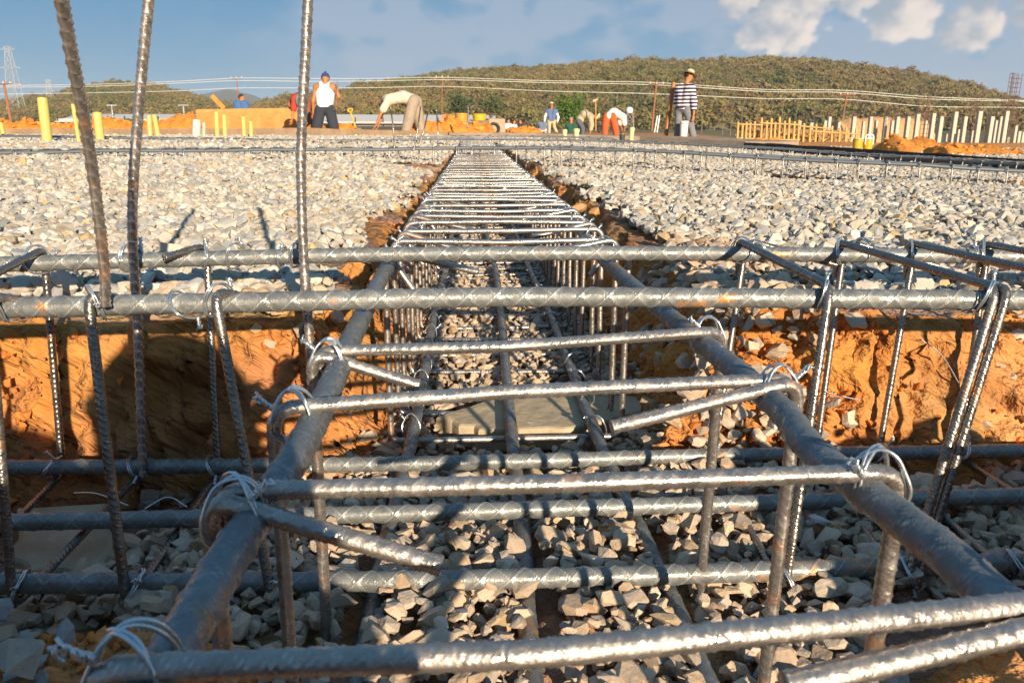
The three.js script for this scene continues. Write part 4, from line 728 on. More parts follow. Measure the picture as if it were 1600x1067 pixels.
person({ D: 29, cell: 0.016, label: 'worker in red orange trousers and white shirt bending away, seen from behind', face: V(0.6, -0.8, -0.4), toes: V(0.3, 0, -1),
  j: { head: [974, 190, 0.5], neck: [971, 184, 0.45], shL: [966, 181, 0.42], shR: [974, 183, 0.36], back: [960, 176, 0.15], elL: [970, 196, 0.5], wrL: [973, 206, 0.5], elR: [977, 196, 0.4], wrR: [975, 206, 0.45], hipL: [948, 182, 0.0], hipR: [957, 182, -0.05], knL: [946, 197, 0], knR: [961, 197, -0.05], ankL: [945, 214, 0], ankR: [964, 214, -0.05] },
  shirt: { rgb: [0.74, 0.71, 0.65], sleeve: 0.8, grow: 0.04 }, trousers: { rgb: [0.52, 0.105, 0.03], loose: 0.035 }, skin: [0.28, 0.1, 0.04], hair: [0.04, 0.03, 0.02] });
[[794, 189, [0.66, 0.68, 0.74], 'figure in a white shirt sitting beside the grey block, leftmost of the seated row'], [803, 190.5, [0.7, 0.71, 0.75], 'long haired figure in a white shirt in the middle of the seated row'], [813.5, 189.5, [0.03, 0.03, 0.035], 'figure in black clothes seated rightmost of the seated row']].forEach(([x, y, c, label], i) => person({ D: 46, cell: 0.022, label, face: V(i === 2 ? -1 : 0.8, -0.1, 0.5), toes: V(0, 0, 1),
  j: { head: [x, y], neck: [x, y + 5], shL: [x - 4.2, y + 7], shR: [x + 4.2, y + 7], elL: [x - 5.5, y + 13], wrL: [x - 3, y + 16, -0.25], elR: [x + 5.5, y + 13], wrR: [x + 3, y + 16, -0.25], hipL: [x - 2.4, y + 18.5], hipR: [x + 2.4, y + 18.5], knL: [x - 4, y + 15, -0.4], knR: [x + 4, y + 15, -0.4], ankL: [x - 4, y + 25, -0.4], ankR: [x + 4, y + 25, -0.4] },
  shirt: { rgb: c, sleeve: 0.9, grow: 0.03 }, trousers: { rgb: [0.03, 0.035, 0.05] }, hair: [0.02, 0.015, 0.012] }));
person({ D: 28, cell: 0.018, label: 'worker in a blue shirt with dark hair half hidden behind the clay block wall', face: V(0.9, -0.2, 0.2),
  j: { head: [377, 153], neck: [376, 159], shL: [369, 162], shR: [383, 162], elL: [366, 174], wrL: [370, 182, -0.2], elR: [386, 174], wrR: [382, 182, -0.2], hipL: [372, 185], hipR: [380, 185], knL: [371, 203], knR: [381, 203], ankL: [371, 219], ankR: [381, 219] },
  shirt: { rgb: [0.06, 0.14, 0.32], sleeve: 0.9, grow: 0.03 }, trousers: { rgb: [0.05, 0.05, 0.07] }, hair: [0.04, 0.02, 0.012] });
// the photographer crouches just behind the lens; only the shadow falls into the picture
person({ label: 'photographer lying behind the camera, outside the frame', face: V(0, 0, -1), cell: 0.02,
  j: { head: V(-0.06, 0.168, 0.25), neck: V(-0.08, 0.09, 0.34), shL: V(-0.29, 0.10, 0.36), shR: V(0.035, 0.045, 0.42), elL: V(-0.36, 0.02, 0.14), wrL: V(-0.13, 0.06, 0.11), elR: V(0.075, -0.03, 0.24), wrR: V(0.01, 0.075, 0.13), hipL: V(-0.24, -0.01, 0.98), hipR: V(-0.04, -0.01, 0.98), knL: V(-0.3, -0.03, 1.4), knR: V(-0.02, -0.03, 1.4), ankL: V(-0.3, -0.03, 1.8), ankR: V(0.0, -0.03, 1.8) },
  shirt: { rgb: [0.2, 0.22, 0.25], sleeve: 0.9 }, trousers: { rgb: [0.08, 0.09, 0.12] }, hat: { kind: 'cap', rgb: [0.1, 0.1, 0.12] } });

// ------------------------------------------------------------------ kerb, boards, mounds
const mud = std([0.33, 0.235, 0.145], 0.95, 0, { map: soilMap, bumpMap: soilBump, bumpScale: 0.01 });
const uvBox = (g, s = 1) => { const h = g.index ? g.toNonIndexed() : g; h.computeVertexNormals(); const p = h.attributes.position, n = h.attributes.normal, uv = []; for (let i = 0; i < p.count; i++) { const ax = Math.abs(n.getX(i)), ay = Math.abs(n.getY(i)), az = Math.abs(n.getZ(i)); uv.push(...(ay > ax && ay > az ? [p.getX(i), p.getZ(i)] : ax > az ? [p.getZ(i), p.getY(i)] : [p.getX(i), p.getY(i)]).map((v) => v * s)); } h.setAttribute('uv', new THREE.Float32BufferAttribute(uv, 2)); return h; };
function wall(name, top, bottomY, thick, mat, label, category) {     // a low upright band along a line of [px, py, depth] on its top edge
  const t = top.map(([a, b, d]) => P(a, b, d)), n = t.length, pos = [], idx = [];
  for (let i = 0; i < n; i++) {
    const a = t[Math.max(0, i - 1)], b = t[Math.min(n - 1, i + 1)], s = V(-(b.z - a.z), 0, b.x - a.x).normalize().multiplyScalar(thick), wob = (n3(i * 3.1, t[i].x, 5) - 0.5) * 0.02;
    if (s.z > 0) s.multiplyScalar(-1);
    const by = typeof bottomY === 'function' ? bottomY(t[i]) : bottomY;
    for (const [p, y] of [[t[i], by], [t[i], t[i].y + wob], [t[i].clone().add(s), t[i].y + wob], [t[i].clone().add(s), by]]) pos.push(p.x, y, p.z);
  }
  for (let i = 0; i < n - 1; i++) for (let k = 0; k < 4; k++) { const a = i * 4 + k, b = i * 4 + (k + 1) % 4, c = a + 4, d = b + 4; idx.push(a, b, c, b, d, c); }
  idx.push(0, 2, 1, 0, 3, 2); const e = (n - 1) * 4; idx.push(e, e + 1, e + 2, e, e + 2, e + 3);
  const g = new THREE.BufferGeometry(); g.setAttribute('position', new THREE.Float32BufferAttribute(pos, 3)); g.setIndex(idx);
  return solo(name, uvBox(g, 0.6), mat, label, category);
}
const dense = (pts, n) => { const o = []; for (let i = 0; i < pts.length - 1; i++) for (let k = 0; k < n; k++) o.push(pts[i].map((v, q) => mix(v, pts[i + 1][q], k / n))); o.push(pts[pts.length - 1]); return o; };
wall('kerb', dense([[-260, 200, 17.4], [0, 201, 17.4], [480, 200, 17.6], [700, 206, 17.6]], 14), -0.1, 0.5, mud, 'long brown mud coloured kerb closing the gravel behind the left pad', 'kerb');
wall('kerb', dense([[702, 207, 17.6], [800, 207.5, 17.6], [1000, 213, 17], [1165, 221, 15]], 12), -0.3, 1.6, std([0.36, 0.28, 0.2], 0.95, 0, { map: soilMap }), 'wide grey brown kerb strip at the end of the right pad', 'kerb');
const woodMap = grain(256, (u, v) => { const a = tf(u, v, 3, 401, 4), b = tn(u, v * 0.15, 64, 410); const k = 0.5 + 0.35 * a + 0.3 * b; return [k, k * 0.96, k * 0.9]; }, 1.5);
const darkWood = std([0.075, 0.05, 0.033], 0.85, 0, { map: woodMap });
wall('formwork_board', dense([[1163, 222.5, 14], [1200, 224, 13.2], [1300, 229.5, 11], [1400, 235, 9.2], [1500, 241.5, 7.9], [1600, 249, 6.9], [1760, 262, 5.8]], 4), (p) => p.y - 0.14, 0.05, darkWood, 'dark wooden shuttering board running along the right edge of the gravel', 'board');
wall('plastic_sheet', dense([[1375, 241.5, 8.9], [1500, 249, 7.6], [1600, 256.5, 6.65], [1760, 268, 5.6]], 5), (p) => p.y - 0.2, 0.012, std([0.015, 0.013, 0.013], 0.35, 0), 'black plastic sheet with a pale top edge lining the trench at far right', 'plastic sheet');
function mound(px0, px1, top, base, D, depth, seed, label, rough = 0.35, mat = null) {
  const n = Math.max(30, Math.round((px1 - px0) * 0.9)), m = 16, pos = [], uv = [], idx = [], a = P(px0, 203, D), b = P(px1, 203, D), yb = P((px0 + px1) / 2, base, D).y - 0.15;
  for (let j = 0; j <= m; j++) for (let i = 0; i <= n; i++) {
    const t = i / n, s = j / m, x = mix(a.x, b.x, t), H = P(px0, typeof top === 'function' ? top(mix(px0, px1, t)) : top, D).y - yb, end = Math.min(1, Math.min(t, 1 - t) * n / 9);
    const prof = Math.sin(Math.PI * Math.min(1, s * 1.0)) ** 0.7, ns = 1 + (fbm(x * 1.6, s * 3, seed, 4) - 0.55) * 2 * rough + (Math.max(0, n3(x * 7, s * 8, seed) - 0.55)) * rough;
    const y = yb + H * prof * Math.max(0.05, ns) * Math.sqrt(end);
    const z = mix(a.z, b.z, t) + depth * (0.5 - s) + (n3(x * 6, s * 6, seed + 2) - 0.5) * 0.15;
    pos.push(x + (n3(x * 8, s * 9, seed + 4) - 0.5) * 0.1, y, z); uv.push(x, s * depth + y);
  }
  for (let j = 0; j < m; j++) for (let i = 0; i < n; i++) { const q = j * (n + 1) + i; idx.push(q, q + 1, q + n + 1, q + 1, q + n + 2, q + n + 1); }
  const g = new THREE.BufferGeometry(); g.setAttribute('position', new THREE.Float32BufferAttribute(pos, 3)); g.setAttribute('uv', new THREE.Float32BufferAttribute(uv, 2)); g.setIndex(idx); g.computeVertexNormals();
  const o = solo('dirt_mound', g, mat || clay, label, 'dirt mound');
  if (!mat) { const q = mulberry(seed + 900), l = [], cnt = Math.round((px1 - px0) * 0.7); for (let i = 0; i < cnt; i++) { const v = Math.floor(q() * (n + 1)) + (n + 1) * Math.floor(m * (0.05 + 0.55 * q())), c = ROCKS[i % 10].clone(), z = (0.015 + 0.10 * q() * q() * q()) * D / 16; c.scale(z * 1.3, z * 0.9, z); c.rotateY(q() * 6); c.translate(pos[v * 3], pos[v * 3 + 1] + z * 0.2, pos[v * 3 + 2]); l.push(c); } part('clods', mergeGeometries(l), clay, o).userData.kind = 'stuff'; }
  return o;
}
const clay = std([0.80, 0.31, 0.045], 0.95, 0, { map: soilMap, bumpMap: soilBump, bumpScale: 0.03 });
mound(-120, 128, (p) => interp([[-120, 190], [0, 186], [48, 184], [52, 192], [128, 191]], p), 203, 19.6, 1.4, 3, 'orange earth heaped along the kerb at the far left');
mound(118, 312, (p) => interp([[118, 192], [165, 184], [200, 190], [250, 190], [300, 180], [312, 184]], p), 203, 19.9, 1.4, 7, 'orange earth heap behind the yellow pipes left of the clay wall');
mound(474, 560, 196, 202, 19.4, 0.9, 9, 'low orange earth ridge at the feet of the white vested man');
mound(634, 706, (p) => interp([[634, 197], [660, 188], [690, 192], [706, 190]], p), 206, 19.6, 1.2, 13, 'orange earth pile right of the bending man');
mound(688, 775, (p) => interp([[688, 186], [702, 178], [716, 188], [740, 193], [775, 196]], p), 207, 19.8, 1.3, 15, 'orange earth pile under the yellow buckets');
mound(786, 850, (p) => interp([[786, 201], [815, 199.5], [850, 203]], p), 210, 30, 1.2, 19, 'low orange earth bank in front of the seated row');
mound(1375, 1480, (p) => interp([[1375, 226], [1400, 215], [1425, 222], [1440, 218], [1480, 226]], p), 240, 15, 1.6, 23, 'orange clod heap beside the yellow water jugs');
mound(1455, 1640, (p) => interp([[1455, 226], [1490, 225], [1530, 229], [1600, 232], [1640, 236]], p), 249, 13.5, 1.6, 29, 'orange clod heap at the feet of the columns at far right');
mound(1150, 1225, 217, 222, 22, 1.2, 33, 'thin orange earth strip under the timber formwork', 0.2);
mound(1296, 1450, (p) => interp([[1296, 190], [1330, 184], [1400, 183], [1440, 186], [1450, 196]], p), 228, 62, 5, 37, 'smooth tan earth bank behind the pale columns', 0.08, std([0.62, 0.36, 0.16], 0.95, 0, { map: soilMap }));
{ // clay block wall and the plank on it
  const a = P(313, 170, 23.5), b = P(482, 166, 23.5), g = new RoundedBoxGeometry(b.x - a.x, 0.95, 0.9, 3, 0.06); const pp = g.attributes.position; for (let i = 0; i < pp.count; i++) { const x = pp.getX(i), y = pp.getY(i), z = pp.getZ(i), q = (fbm(x * 2, y * 2, z * 2, 3) - 0.5) * 0.08; pp.setXYZ(i, x + q, y + (y > 0 ? q * 0.8 + x * 0.02 : 0), z + q); }
  const o = solo('clay_wall', uvBox(g, 0.7), std([0.62, 0.30, 0.09], 0.95, 0, { map: soilMap, bumpMap: soilBump, bumpScale: 0.02 }), 'long flat topped orange clay block wall left of the white vested man', 'wall'); o.position.set((a.x + b.x) / 2, a.y - 0.475 + 0.02, (a.z + b.z) / 2);
  const p0 = P(332, 151, 24), p1 = P(348, 168, 24), gl = new RoundedBoxGeometry(0.14, p0.distanceTo(p1) + 0.1, 0.04, 1, 0.008); const q = solo('plank', uvBox(gl, 2), std([0.62, 0.28, 0.06], 0.8, 0, { map: woodMap }), 'orange plank sticking up behind the clay block wall', 'plank'); q.position.copy(p0).lerp(p1, 0.5); q.quaternion.setFromUnitVectors(V(0, 1, 0), p0.clone().sub(p1).normalize());
}
// ------------------------------------------------------------------ pipes, buckets, tools
function tubePipe(name, top, bot, D, w, rgb, label, category, group, flare) {
  const a = P(...bot, D), b = P(...top, D), r = w * D / F / 2, L = a.distanceTo(b) + 0.06, rt = r * (flare || 1);
  const g = new THREE.LatheGeometry([[r * 0.86, 0], [r, 0], [r, L * 0.82], [rt * 1.0, L * 0.86], [rt, L - 0.004], [rt * 0.97, L], [rt * 0.88, L], [r * 0.86, L * 0.8], [r * 0.86, 0]].map(([x, y]) => new THREE.Vector2(x, y)), 22);
  const o = solo(name, g, std(rgb, 0.45, 0, { map: clothMap }), label, category, group), dir = b.clone().sub(a).normalize();
  o.position.copy(a).addScaledVector(dir, -0.06); o.quaternion.setFromUnitVectors(V(0, 1, 0), dir); return o;
}
const YEL = [0.62, 0.50, 0.13], YEL2 = [0.64, 0.56, 0.27];
[[[65, 154], [73, 223], 9, 15, YEL, 'thick yellow pipe at far left, tallest of the upright pipes', 1], [[113, 163], [122, 220], 9.3, 6, YEL, 'thin tilted yellow pipe half behind the leftmost tall steel rod', 1], [[151, 177], [156, 220], 9.5, 13, YEL, 'yellow pipe with a joint collar right of the leftmost steel rod', 1.08], [[232, 181], [234, 211], 14, 8, [0.58, 0.46, 0.15], 'dull yellow pipe left of a close pair left of the white stub', 1], [[240, 180], [246, 211], 13.6, 7, YEL, 'bright slanting yellow pipe right of a close pair beside the second steel rod', 1], [[337, 175], [339, 213], 13, 7, YEL, 'taller left yellow pipe of the pair before the clay wall', 1], [[349.5, 180], [351, 212], 13, 7, YEL, 'shorter right yellow pipe of the pair before the clay wall', 1], [[379.5, 183], [381, 212], 13.4, 6.5, YEL, 'yellow pipe third from left before the clay wall', 1], [[391, 190], [392, 212], 13.6, 6.5, YEL, 'shortest yellow pipe furthest right before the clay wall', 1], [[0, 192], [3, 205], 15, 6, YEL, 'short yellow pipe cut by the left edge of the picture', 1],
  [[882.5, 203], [882, 222], 15, 7.5, YEL2, 'cream pipe left of the pair in front of the squatting green worker', 1.15], [[901, 202], [900.5, 222], 15, 8.5, YEL2, 'wider mouthed cream pipe right of the pair near the squatting green worker', 1.25], [[988, 200], [986, 223], 15, 7.5, YEL2, 'cream pipe with flared mouth right of the dark bucket', 1.2]].forEach(([t, b, D, w, c, l, f]) => tubePipe('pipe', t, b, D, w, c, l, 'pipe', undefined, f));
tubePipe('pipe', [307, 188], [306, 213], 13.5, 13, [0.62, 0.57, 0.5], 'short wide whitish pipe stub at the left end of the clay wall', 'pipe');
tubePipe('pipe', [318, 192], [318, 210], 13.9, 5, [0.60, 0.52, 0.38], 'thin whitish pipe beside the wide white stub', 'pipe');
tubePipe('pipe', [1053, 129], [1040, 216], 19.6, 7, [0.42, 0.16, 0.03], 'long leaning orange brown pipe beside the man in stripes', 'pipe');
tubePipe('white_post', [1027.5, 181], [1023, 206], 60, 2, [0.75, 0.74, 0.7], 'left white post of a leaning pair by the brown power pole', 'post');
tubePipe('white_post', [1031, 180], [1027, 206], 60, 2.2, [0.75, 0.74, 0.7], 'right white post of a leaning pair by the brown power pole', 'post');
function bucket(px, py, D, wTop, h, rgb, label, o2 = {}) {
  const o = thing(o2.name || 'bucket', label, o2.cat || 'bucket', P(px, py, D)), s = D / F, R = wTop * s / 2, H = h * s, rb = R * (o2.taper || 0.84);
  part('shell', new THREE.LatheGeometry([[0.001, 0], [rb, 0], [rb + 0.004, 0.01], [R, H * 0.9], [R * 1.05, H * 0.9], [R * 1.05, H * 0.955], [R * 1.01, H * 0.96], [R * 1.02, H], [R * 0.95, H], [rb * 0.95, 0.02], [0.001, 0.02]].map(([x, y]) => new THREE.Vector2(x, y)), 28), std(rgb, 0.45, 0, { map: clothMap }), o);
  const hg = new THREE.TorusGeometry(R * 1.03, 0.006, 5, 24, Math.PI); hg.rotateX(o2.up ? 0 : Math.PI * 0.62); hg.translate(0, H * 0.93, 0); part('handle', hg, std([0.5, 0.5, 0.48], 0.4, 0.6), o);
  return o;
}
bucket(721, 206, 20.5, 20, 28, [0.60, 0.30, 0.03], 'tall orange yellow bucket standing in the earth pile left of the wheelbarrow');
bucket(1068, 217, 19, 13, 27, [0.74, 0.72, 0.68], 'white bucket between the legs of the man in stripes');
bucket(972, 223, 15, 9, 16, [0.05, 0.05, 0.035], 'small dark bucket left of the flared cream pipe', { taper: 0.8 });
bucket(749, 191, 20.6, 21.5, 12.5, [0.72, 0.46, 0.015], 'bright yellow tub resting in the wheelbarrow', { name: 'tub' });
{ // wheelbarrow
  const o = thing('wheelbarrow', 'rusty wheelbarrow holding the bright yellow tub', 'wheelbarrow', P(751, 208, 20.6)), m = std([0.42, 0.30, 0.18], 0.7, 0.2), tray = new THREE.CylinderGeometry(0.30, 0.18, 0.16, 4, 1, true); tray.rotateY(Math.PI / 4); tray.scale(1.05, 1, 0.8); tray.translate(0, 0.24, 0); m.side = THREE.DoubleSide;
  part('tray', tray, m, o); part('tray_floor', new THREE.BoxGeometry(0.25, 0.01, 0.2).translate(0, 0.165, 0), m, o);
  for (const s of [-1, 1]) { part('handle', stick(V(0.1, 0.2, s * 0.13), V(-0.55, 0.33, s * 0.2), 0.016, 0.016), m, o); part('leg', stick(V(-0.08, 0.2, s * 0.14), V(-0.12, -0.03, s * 0.17), 0.013, 0.013), m, o); }
  const w = new THREE.TorusGeometry(0.13, 0.035, 8, 20); w.translate(0.34, 0.11, 0); part('wheel', w, std([0.03, 0.03, 0.03], 0.8), o);
}
{ // grey block with pale straps, and the shovel, and the pick
  const g = new RoundedBoxGeometry(0.46, 0.38, 0.4, 3, 0.04), o = solo('cement_sack', uvBox(g), std([0.40, 0.31, 0.23], 0.9, 0, { map: clothMap }), 'grey brown block shaped sack left of the seated row', 'sack'); o.position.copy(P(773, 197, 20.8)); o.rotation.y = 0.3;
  const s = thing('shovel', 'yellow handled shovel stuck in the ground between the two nearer men', 'shovel', P(556, 203, 20)), a = P(556, 201, 20).sub(s.position), b = P(547, 175, 20).sub(s.position), ym = std([0.68, 0.40, 0.02], 0.5), d = b.clone().sub(a).normalize();
  part('shaft', stick(a, b, 0.022, 0.02, 10), ym, s);
  const t = new THREE.TorusGeometry(0.055, 0.017, 8, 16); t.scale(1.05, 0.75, 1); t.applyQuaternion(new THREE.Quaternion().setFromUnitVectors(V(0, 1, 0), d)); t.translate(b.x, b.y + 0.045, b.z); part('grip', t, ym, s);
  part('blade', new RoundedBoxGeometry(0.2, 0.24, 0.02, 2, 0.008).translate(a.x + 0.03, a.y - 0.1, a.z), std([0.2, 0.19, 0.18], 0.5, 0.6), s);
  const k = thing('pick', 'upright wooden pick handle before the worker in the broad straw hat', 'pick', P(931, 205, 29)), ka = V(0, 0, 0), kb = P(931, 156, 29).sub(k.position); part('shaft', stick(ka, kb, 0.025, 0.022, 8), std([0.50, 0.24, 0.08], 0.7), k); part('head', stick(kb.clone().add(V(-0.1, -0.05, 0)), kb.clone().add(V(0.07, 0.02, 0)), 0.05, 0.03, 8), std([0.55, 0.42, 0.25], 0.7), k);
  for (const [x0, y0, x1, y1] of [[525, 128, 521, 172], [527.5, 127, 524, 172]]) rod('thin_rod', [P(x0, y0, 18.6), P(x1, y1, 18.6)], 0.006, x0 < 526 ? 'left of two thin rods in the hand of the white vested man' : 'right of two thin rods in the hand of the white vested man');
}
[[1340, 232, 23, 16, 'orange yellow water jug with white lid left of its twin'], [1356, 233, 22, 17.5, 'orange yellow water jug with a raised white carrying handle']].forEach(([px, py, w, h, label], i) => {
  const D = 14, s = D / F, R = w * s / 2 * 0.62, H = h * s, o = thing('water_jug', label, 'water jug', P(px, py, D)), y = std([0.70, 0.36, 0.015], 0.4), wh = std([0.8, 0.79, 0.74], 0.4);
  part('body', new THREE.LatheGeometry([[0.001, 0], [R * 0.94, 0], [R, 0.01], [R, H * 0.82], [R * 0.96, H * 0.85], [0.001, H * 0.85]].map(([a, b]) => new THREE.Vector2(a, b)), 28), y, o);
  part('lid', new THREE.LatheGeometry([[0.001, H * 0.83], [R * 1.02, H * 0.83], [R * 1.02, H * 0.93], [R * 0.8, H * 0.99], [0.001, H]].map(([a, b]) => new THREE.Vector2(a, b)), 28), i ? wh : std([0.72, 0.55, 0.2], 0.4), o);
  if (i) { const c = [V(-R * 0.9, H * 0.4, R * 0.5), V(-R * 0.9, H * 1.05, R * 0.5), V(-R * 0.7, H * 1.22, R * 0.5), V(R * 0.7, H * 1.22, R * 0.5), V(R * 0.9, H * 1.05, R * 0.5), V(R * 0.9, H * 0.4, R * 0.5)]; part('handle', new THREE.TubeGeometry(new THREE.CatmullRomCurve3(c), 30, 0.011, 8), wh, o); }
});
// ------------------------------------------------------------------ thin rods standing in the second cage, the far cages
[[610, 167, 616, 232, 'thin upright steel rod below the bending man, leftmost of its row'], [657, 165, 646, 236, 'thin steel rod leaning right, second in the row by the long cage'], [669, 172, 655, 228, 'thin leaning steel rod with a bent tip, third in the row by the long cage'], [682, 172, 684, 240, 'thin upright steel rod nearest the long cage on its left side'], [731, 164, 730, 200, 'thin pale rod standing between the two yellow buckets']].forEach(([x0, y0, x1, y1, l], i) => rod('rebar_rod', [P(x1, y1, i < 4 ? 5.4 : 18), P((x0 + x1) / 2 + 1, (y0 + y1) / 2, i < 4 ? 5.4 : 18), P(x0, y0, i < 4 ? 5.35 : 18)], i < 4 ? 0.0055 : 0.02, l));
function farCage(pts, label, spacing, seed) {        // pts: [px, py, depth] along the nearer top bar
  const c = thing('rebar_cage', label, 'rebar cage'), r = mulberry(seed), line = new THREE.CatmullRomCurve3(pts.map(([a, b, d]) => P(a, b, d)), false, 'centripetal'), L = line.getLength(), n = Math.floor(L / spacing);
  const offs = [[0, 0], [0, 0.28], [-0.27, 0], [-0.27, 0.28]];
  for (const [dy, back] of offs) {
    const q = []; for (let i = 0; i <= 60; i++) { const p = line.getPointAt(i / 60), t = line.getTangentAt(i / 60), s = V(t.z, 0, -t.x).normalize(); if (s.z > 0) s.multiplyScalar(-1); q.push(p.addScaledVector(s, back).add(V(0, dy + (n3(i * 0.5, back * 9, seed) - 0.5) * 0.012, 0))); }
    part('longitudinal_bar', bar(q, RB * 1.05, { ds: 0.05, seg: 8, ref: V(0, 1, 0) }), farBar, c);
  }
  const loop = bent([V(0, 0.012, 0.02), V(0, 0.012, -0.295), V(0, -0.285, -0.295), V(0, -0.285, 0.014), V(0, 0.014, 0.014), V(0.01, 0.016, -0.1)], 0.02, 3), g = bar(loop, RS * 1.1, { ds: 0.04, seg: 5, ref: V(1, 0, 0) });
  for (let i = 1; i < n; i++) { const u = (i + (r() - 0.5) * 0.35) / n, p = line.getPointAt(u), t = line.getTangentAt(u), o = part('stirrup', g, stirrupMat, c); o.position.copy(p); o.rotation.y = Math.atan2(-t.z, t.x) + (r() - 0.5) * 0.12; o.rotation.z = (r() - 0.5) * 0.06; if (pts[0][2] < 8) { const w = part('tie_wire', coarsePool[i % 5], wireMat, o); w.position.set(0, 0, 0); w.rotation.set(0.3, 0, 0.1); } }
  return c;
}
const farBar = std([0.20, 0.22, 0.24], 0.5, 0.5);
farCage([[-280, 241, 5.2], [0, 238, 5.3], [350, 235, 5.4], [700, 233, 5.4], [790, 232, 5.35], [900, 233, 5.25], [1200, 246, 4.85], [1400, 257, 4.6], [1600, 268.5, 4.4], [1900, 290, 4.1]], 'second rebar cage crossing the long one over the gravel', 0.15, 5);
farCage([[-200, 212, 9.6], [0, 213, 9.6], [300, 217, 9.7], [505, 220, 9.7], [720, 218, 9.7], [900, 219, 9.6], [1000, 221.5, 9.4], [1180, 231, 8.8], [1330, 241, 8.1], [1480, 249.5, 7.3], [1600, 257.5, 6.6], [1760, 270, 5.9]], 'third rebar cage crossing at the far end and curving along the plastic sheet', 0.17, 9);
farCage([[560, 216.5, 11.5], [700, 214, 12], [800, 212.5, 12.2], [960, 216, 12]], 'fourth low rebar cage crossing just in front of the kerb', 0.2, 15);
// ------------------------------------------------------------------ formwork and columns
const timber = std([0.74, 0.46, 0.17], 0.85, 0, { map: woodMap });
{
  const D = 36, o = thing('timber_formwork', 'long row of orange timber posts, rails and braces left of the columns', 'formwork', P(1240, 222, D)), at = (x, y, d = 0) => P(x, y, D + d).sub(o.position), r = mulberry(61), q = 1 / F * D;
  const posts = [[1160, 195, 219], [1172, 194, 220], [1198, 191, 221], [1211, 193, 222], [1226, 191, 222], [1241, 192, 223], [1256, 195, 224], [1266, 197, 224], [1312, 202, 226], [1153, 193, 219], [1166, 193, 220], [1179, 192, 221], [1190, 186, 221], [1205, 187, 222], [1218, 185, 222], [1233, 187, 223], [1248, 190, 224], [1275, 196, 225], [1287, 198, 225], [1300, 199, 226], [1322, 201, 227], [1338, 203, 228]];
  posts.forEach(([x, a, b]) => { const g = stick(at(x - 1, b + 2), at(x + 1, a - 2), 0.06, 0.06, 4); part('post', g, timber, o); });
  for (const [x0, y0, x1, y1] of [[1155, 194, 1190, 195], [1188, 192, 1250, 195], [1250, 197, 1300, 201], [1155, 216, 1250, 219], [1270, 205, 1345, 210]]) part('rail', stick(at(x0, y0, -0.06), at(x1, y1, -0.06), 0.035, 0.035, 4), timber, o);
  for (let i = 0; i < 26; i++) { const x = 1156 + i * 7.2, y = 196 + i * 0.35; const s = r() < 0.5 ? 1 : -1; part('brace', stick(at(x - s * 5, y + 2 + r() * 5, 0.05 + r() * 0.9), at(x + s * (4 + 5 * r()), y + 16 + r() * 6, 0.05 + r() * 0.9), 0.026, 0.026, 4), timber, o); }
  const panel = new THREE.BoxGeometry(165 * q, 19 * q, 0.04); panel.translate(0, 0, 0); const pm = part('back_panel', uvBox(panel, 0.5), std([0.34, 0.2, 0.09], 0.9, 0, { map: woodMap }), o); pm.position.copy(at(1246, 211, 1.3)); pm.rotation.z = -0.03;
}
const ORD = ['leftmost', 'second', 'third', 'fourth', 'fifth', 'sixth', 'seventh', 'eighth', 'ninth', 'tenth', 'eleventh', 'twelfth', 'thirteenth', 'fourteenth', 'fifteenth', 'sixteenth', 'seventeenth', 'eighteenth', 'nineteenth', 'twentieth', 'twenty first', 'twenty second', 'twenty third', 'twenty fourth', 'twenty fifth', 'twenty sixth', 'twenty seventh', 'twenty eighth', 'twenty ninth', 'thirtieth', 'thirty first', 'thirty second'];
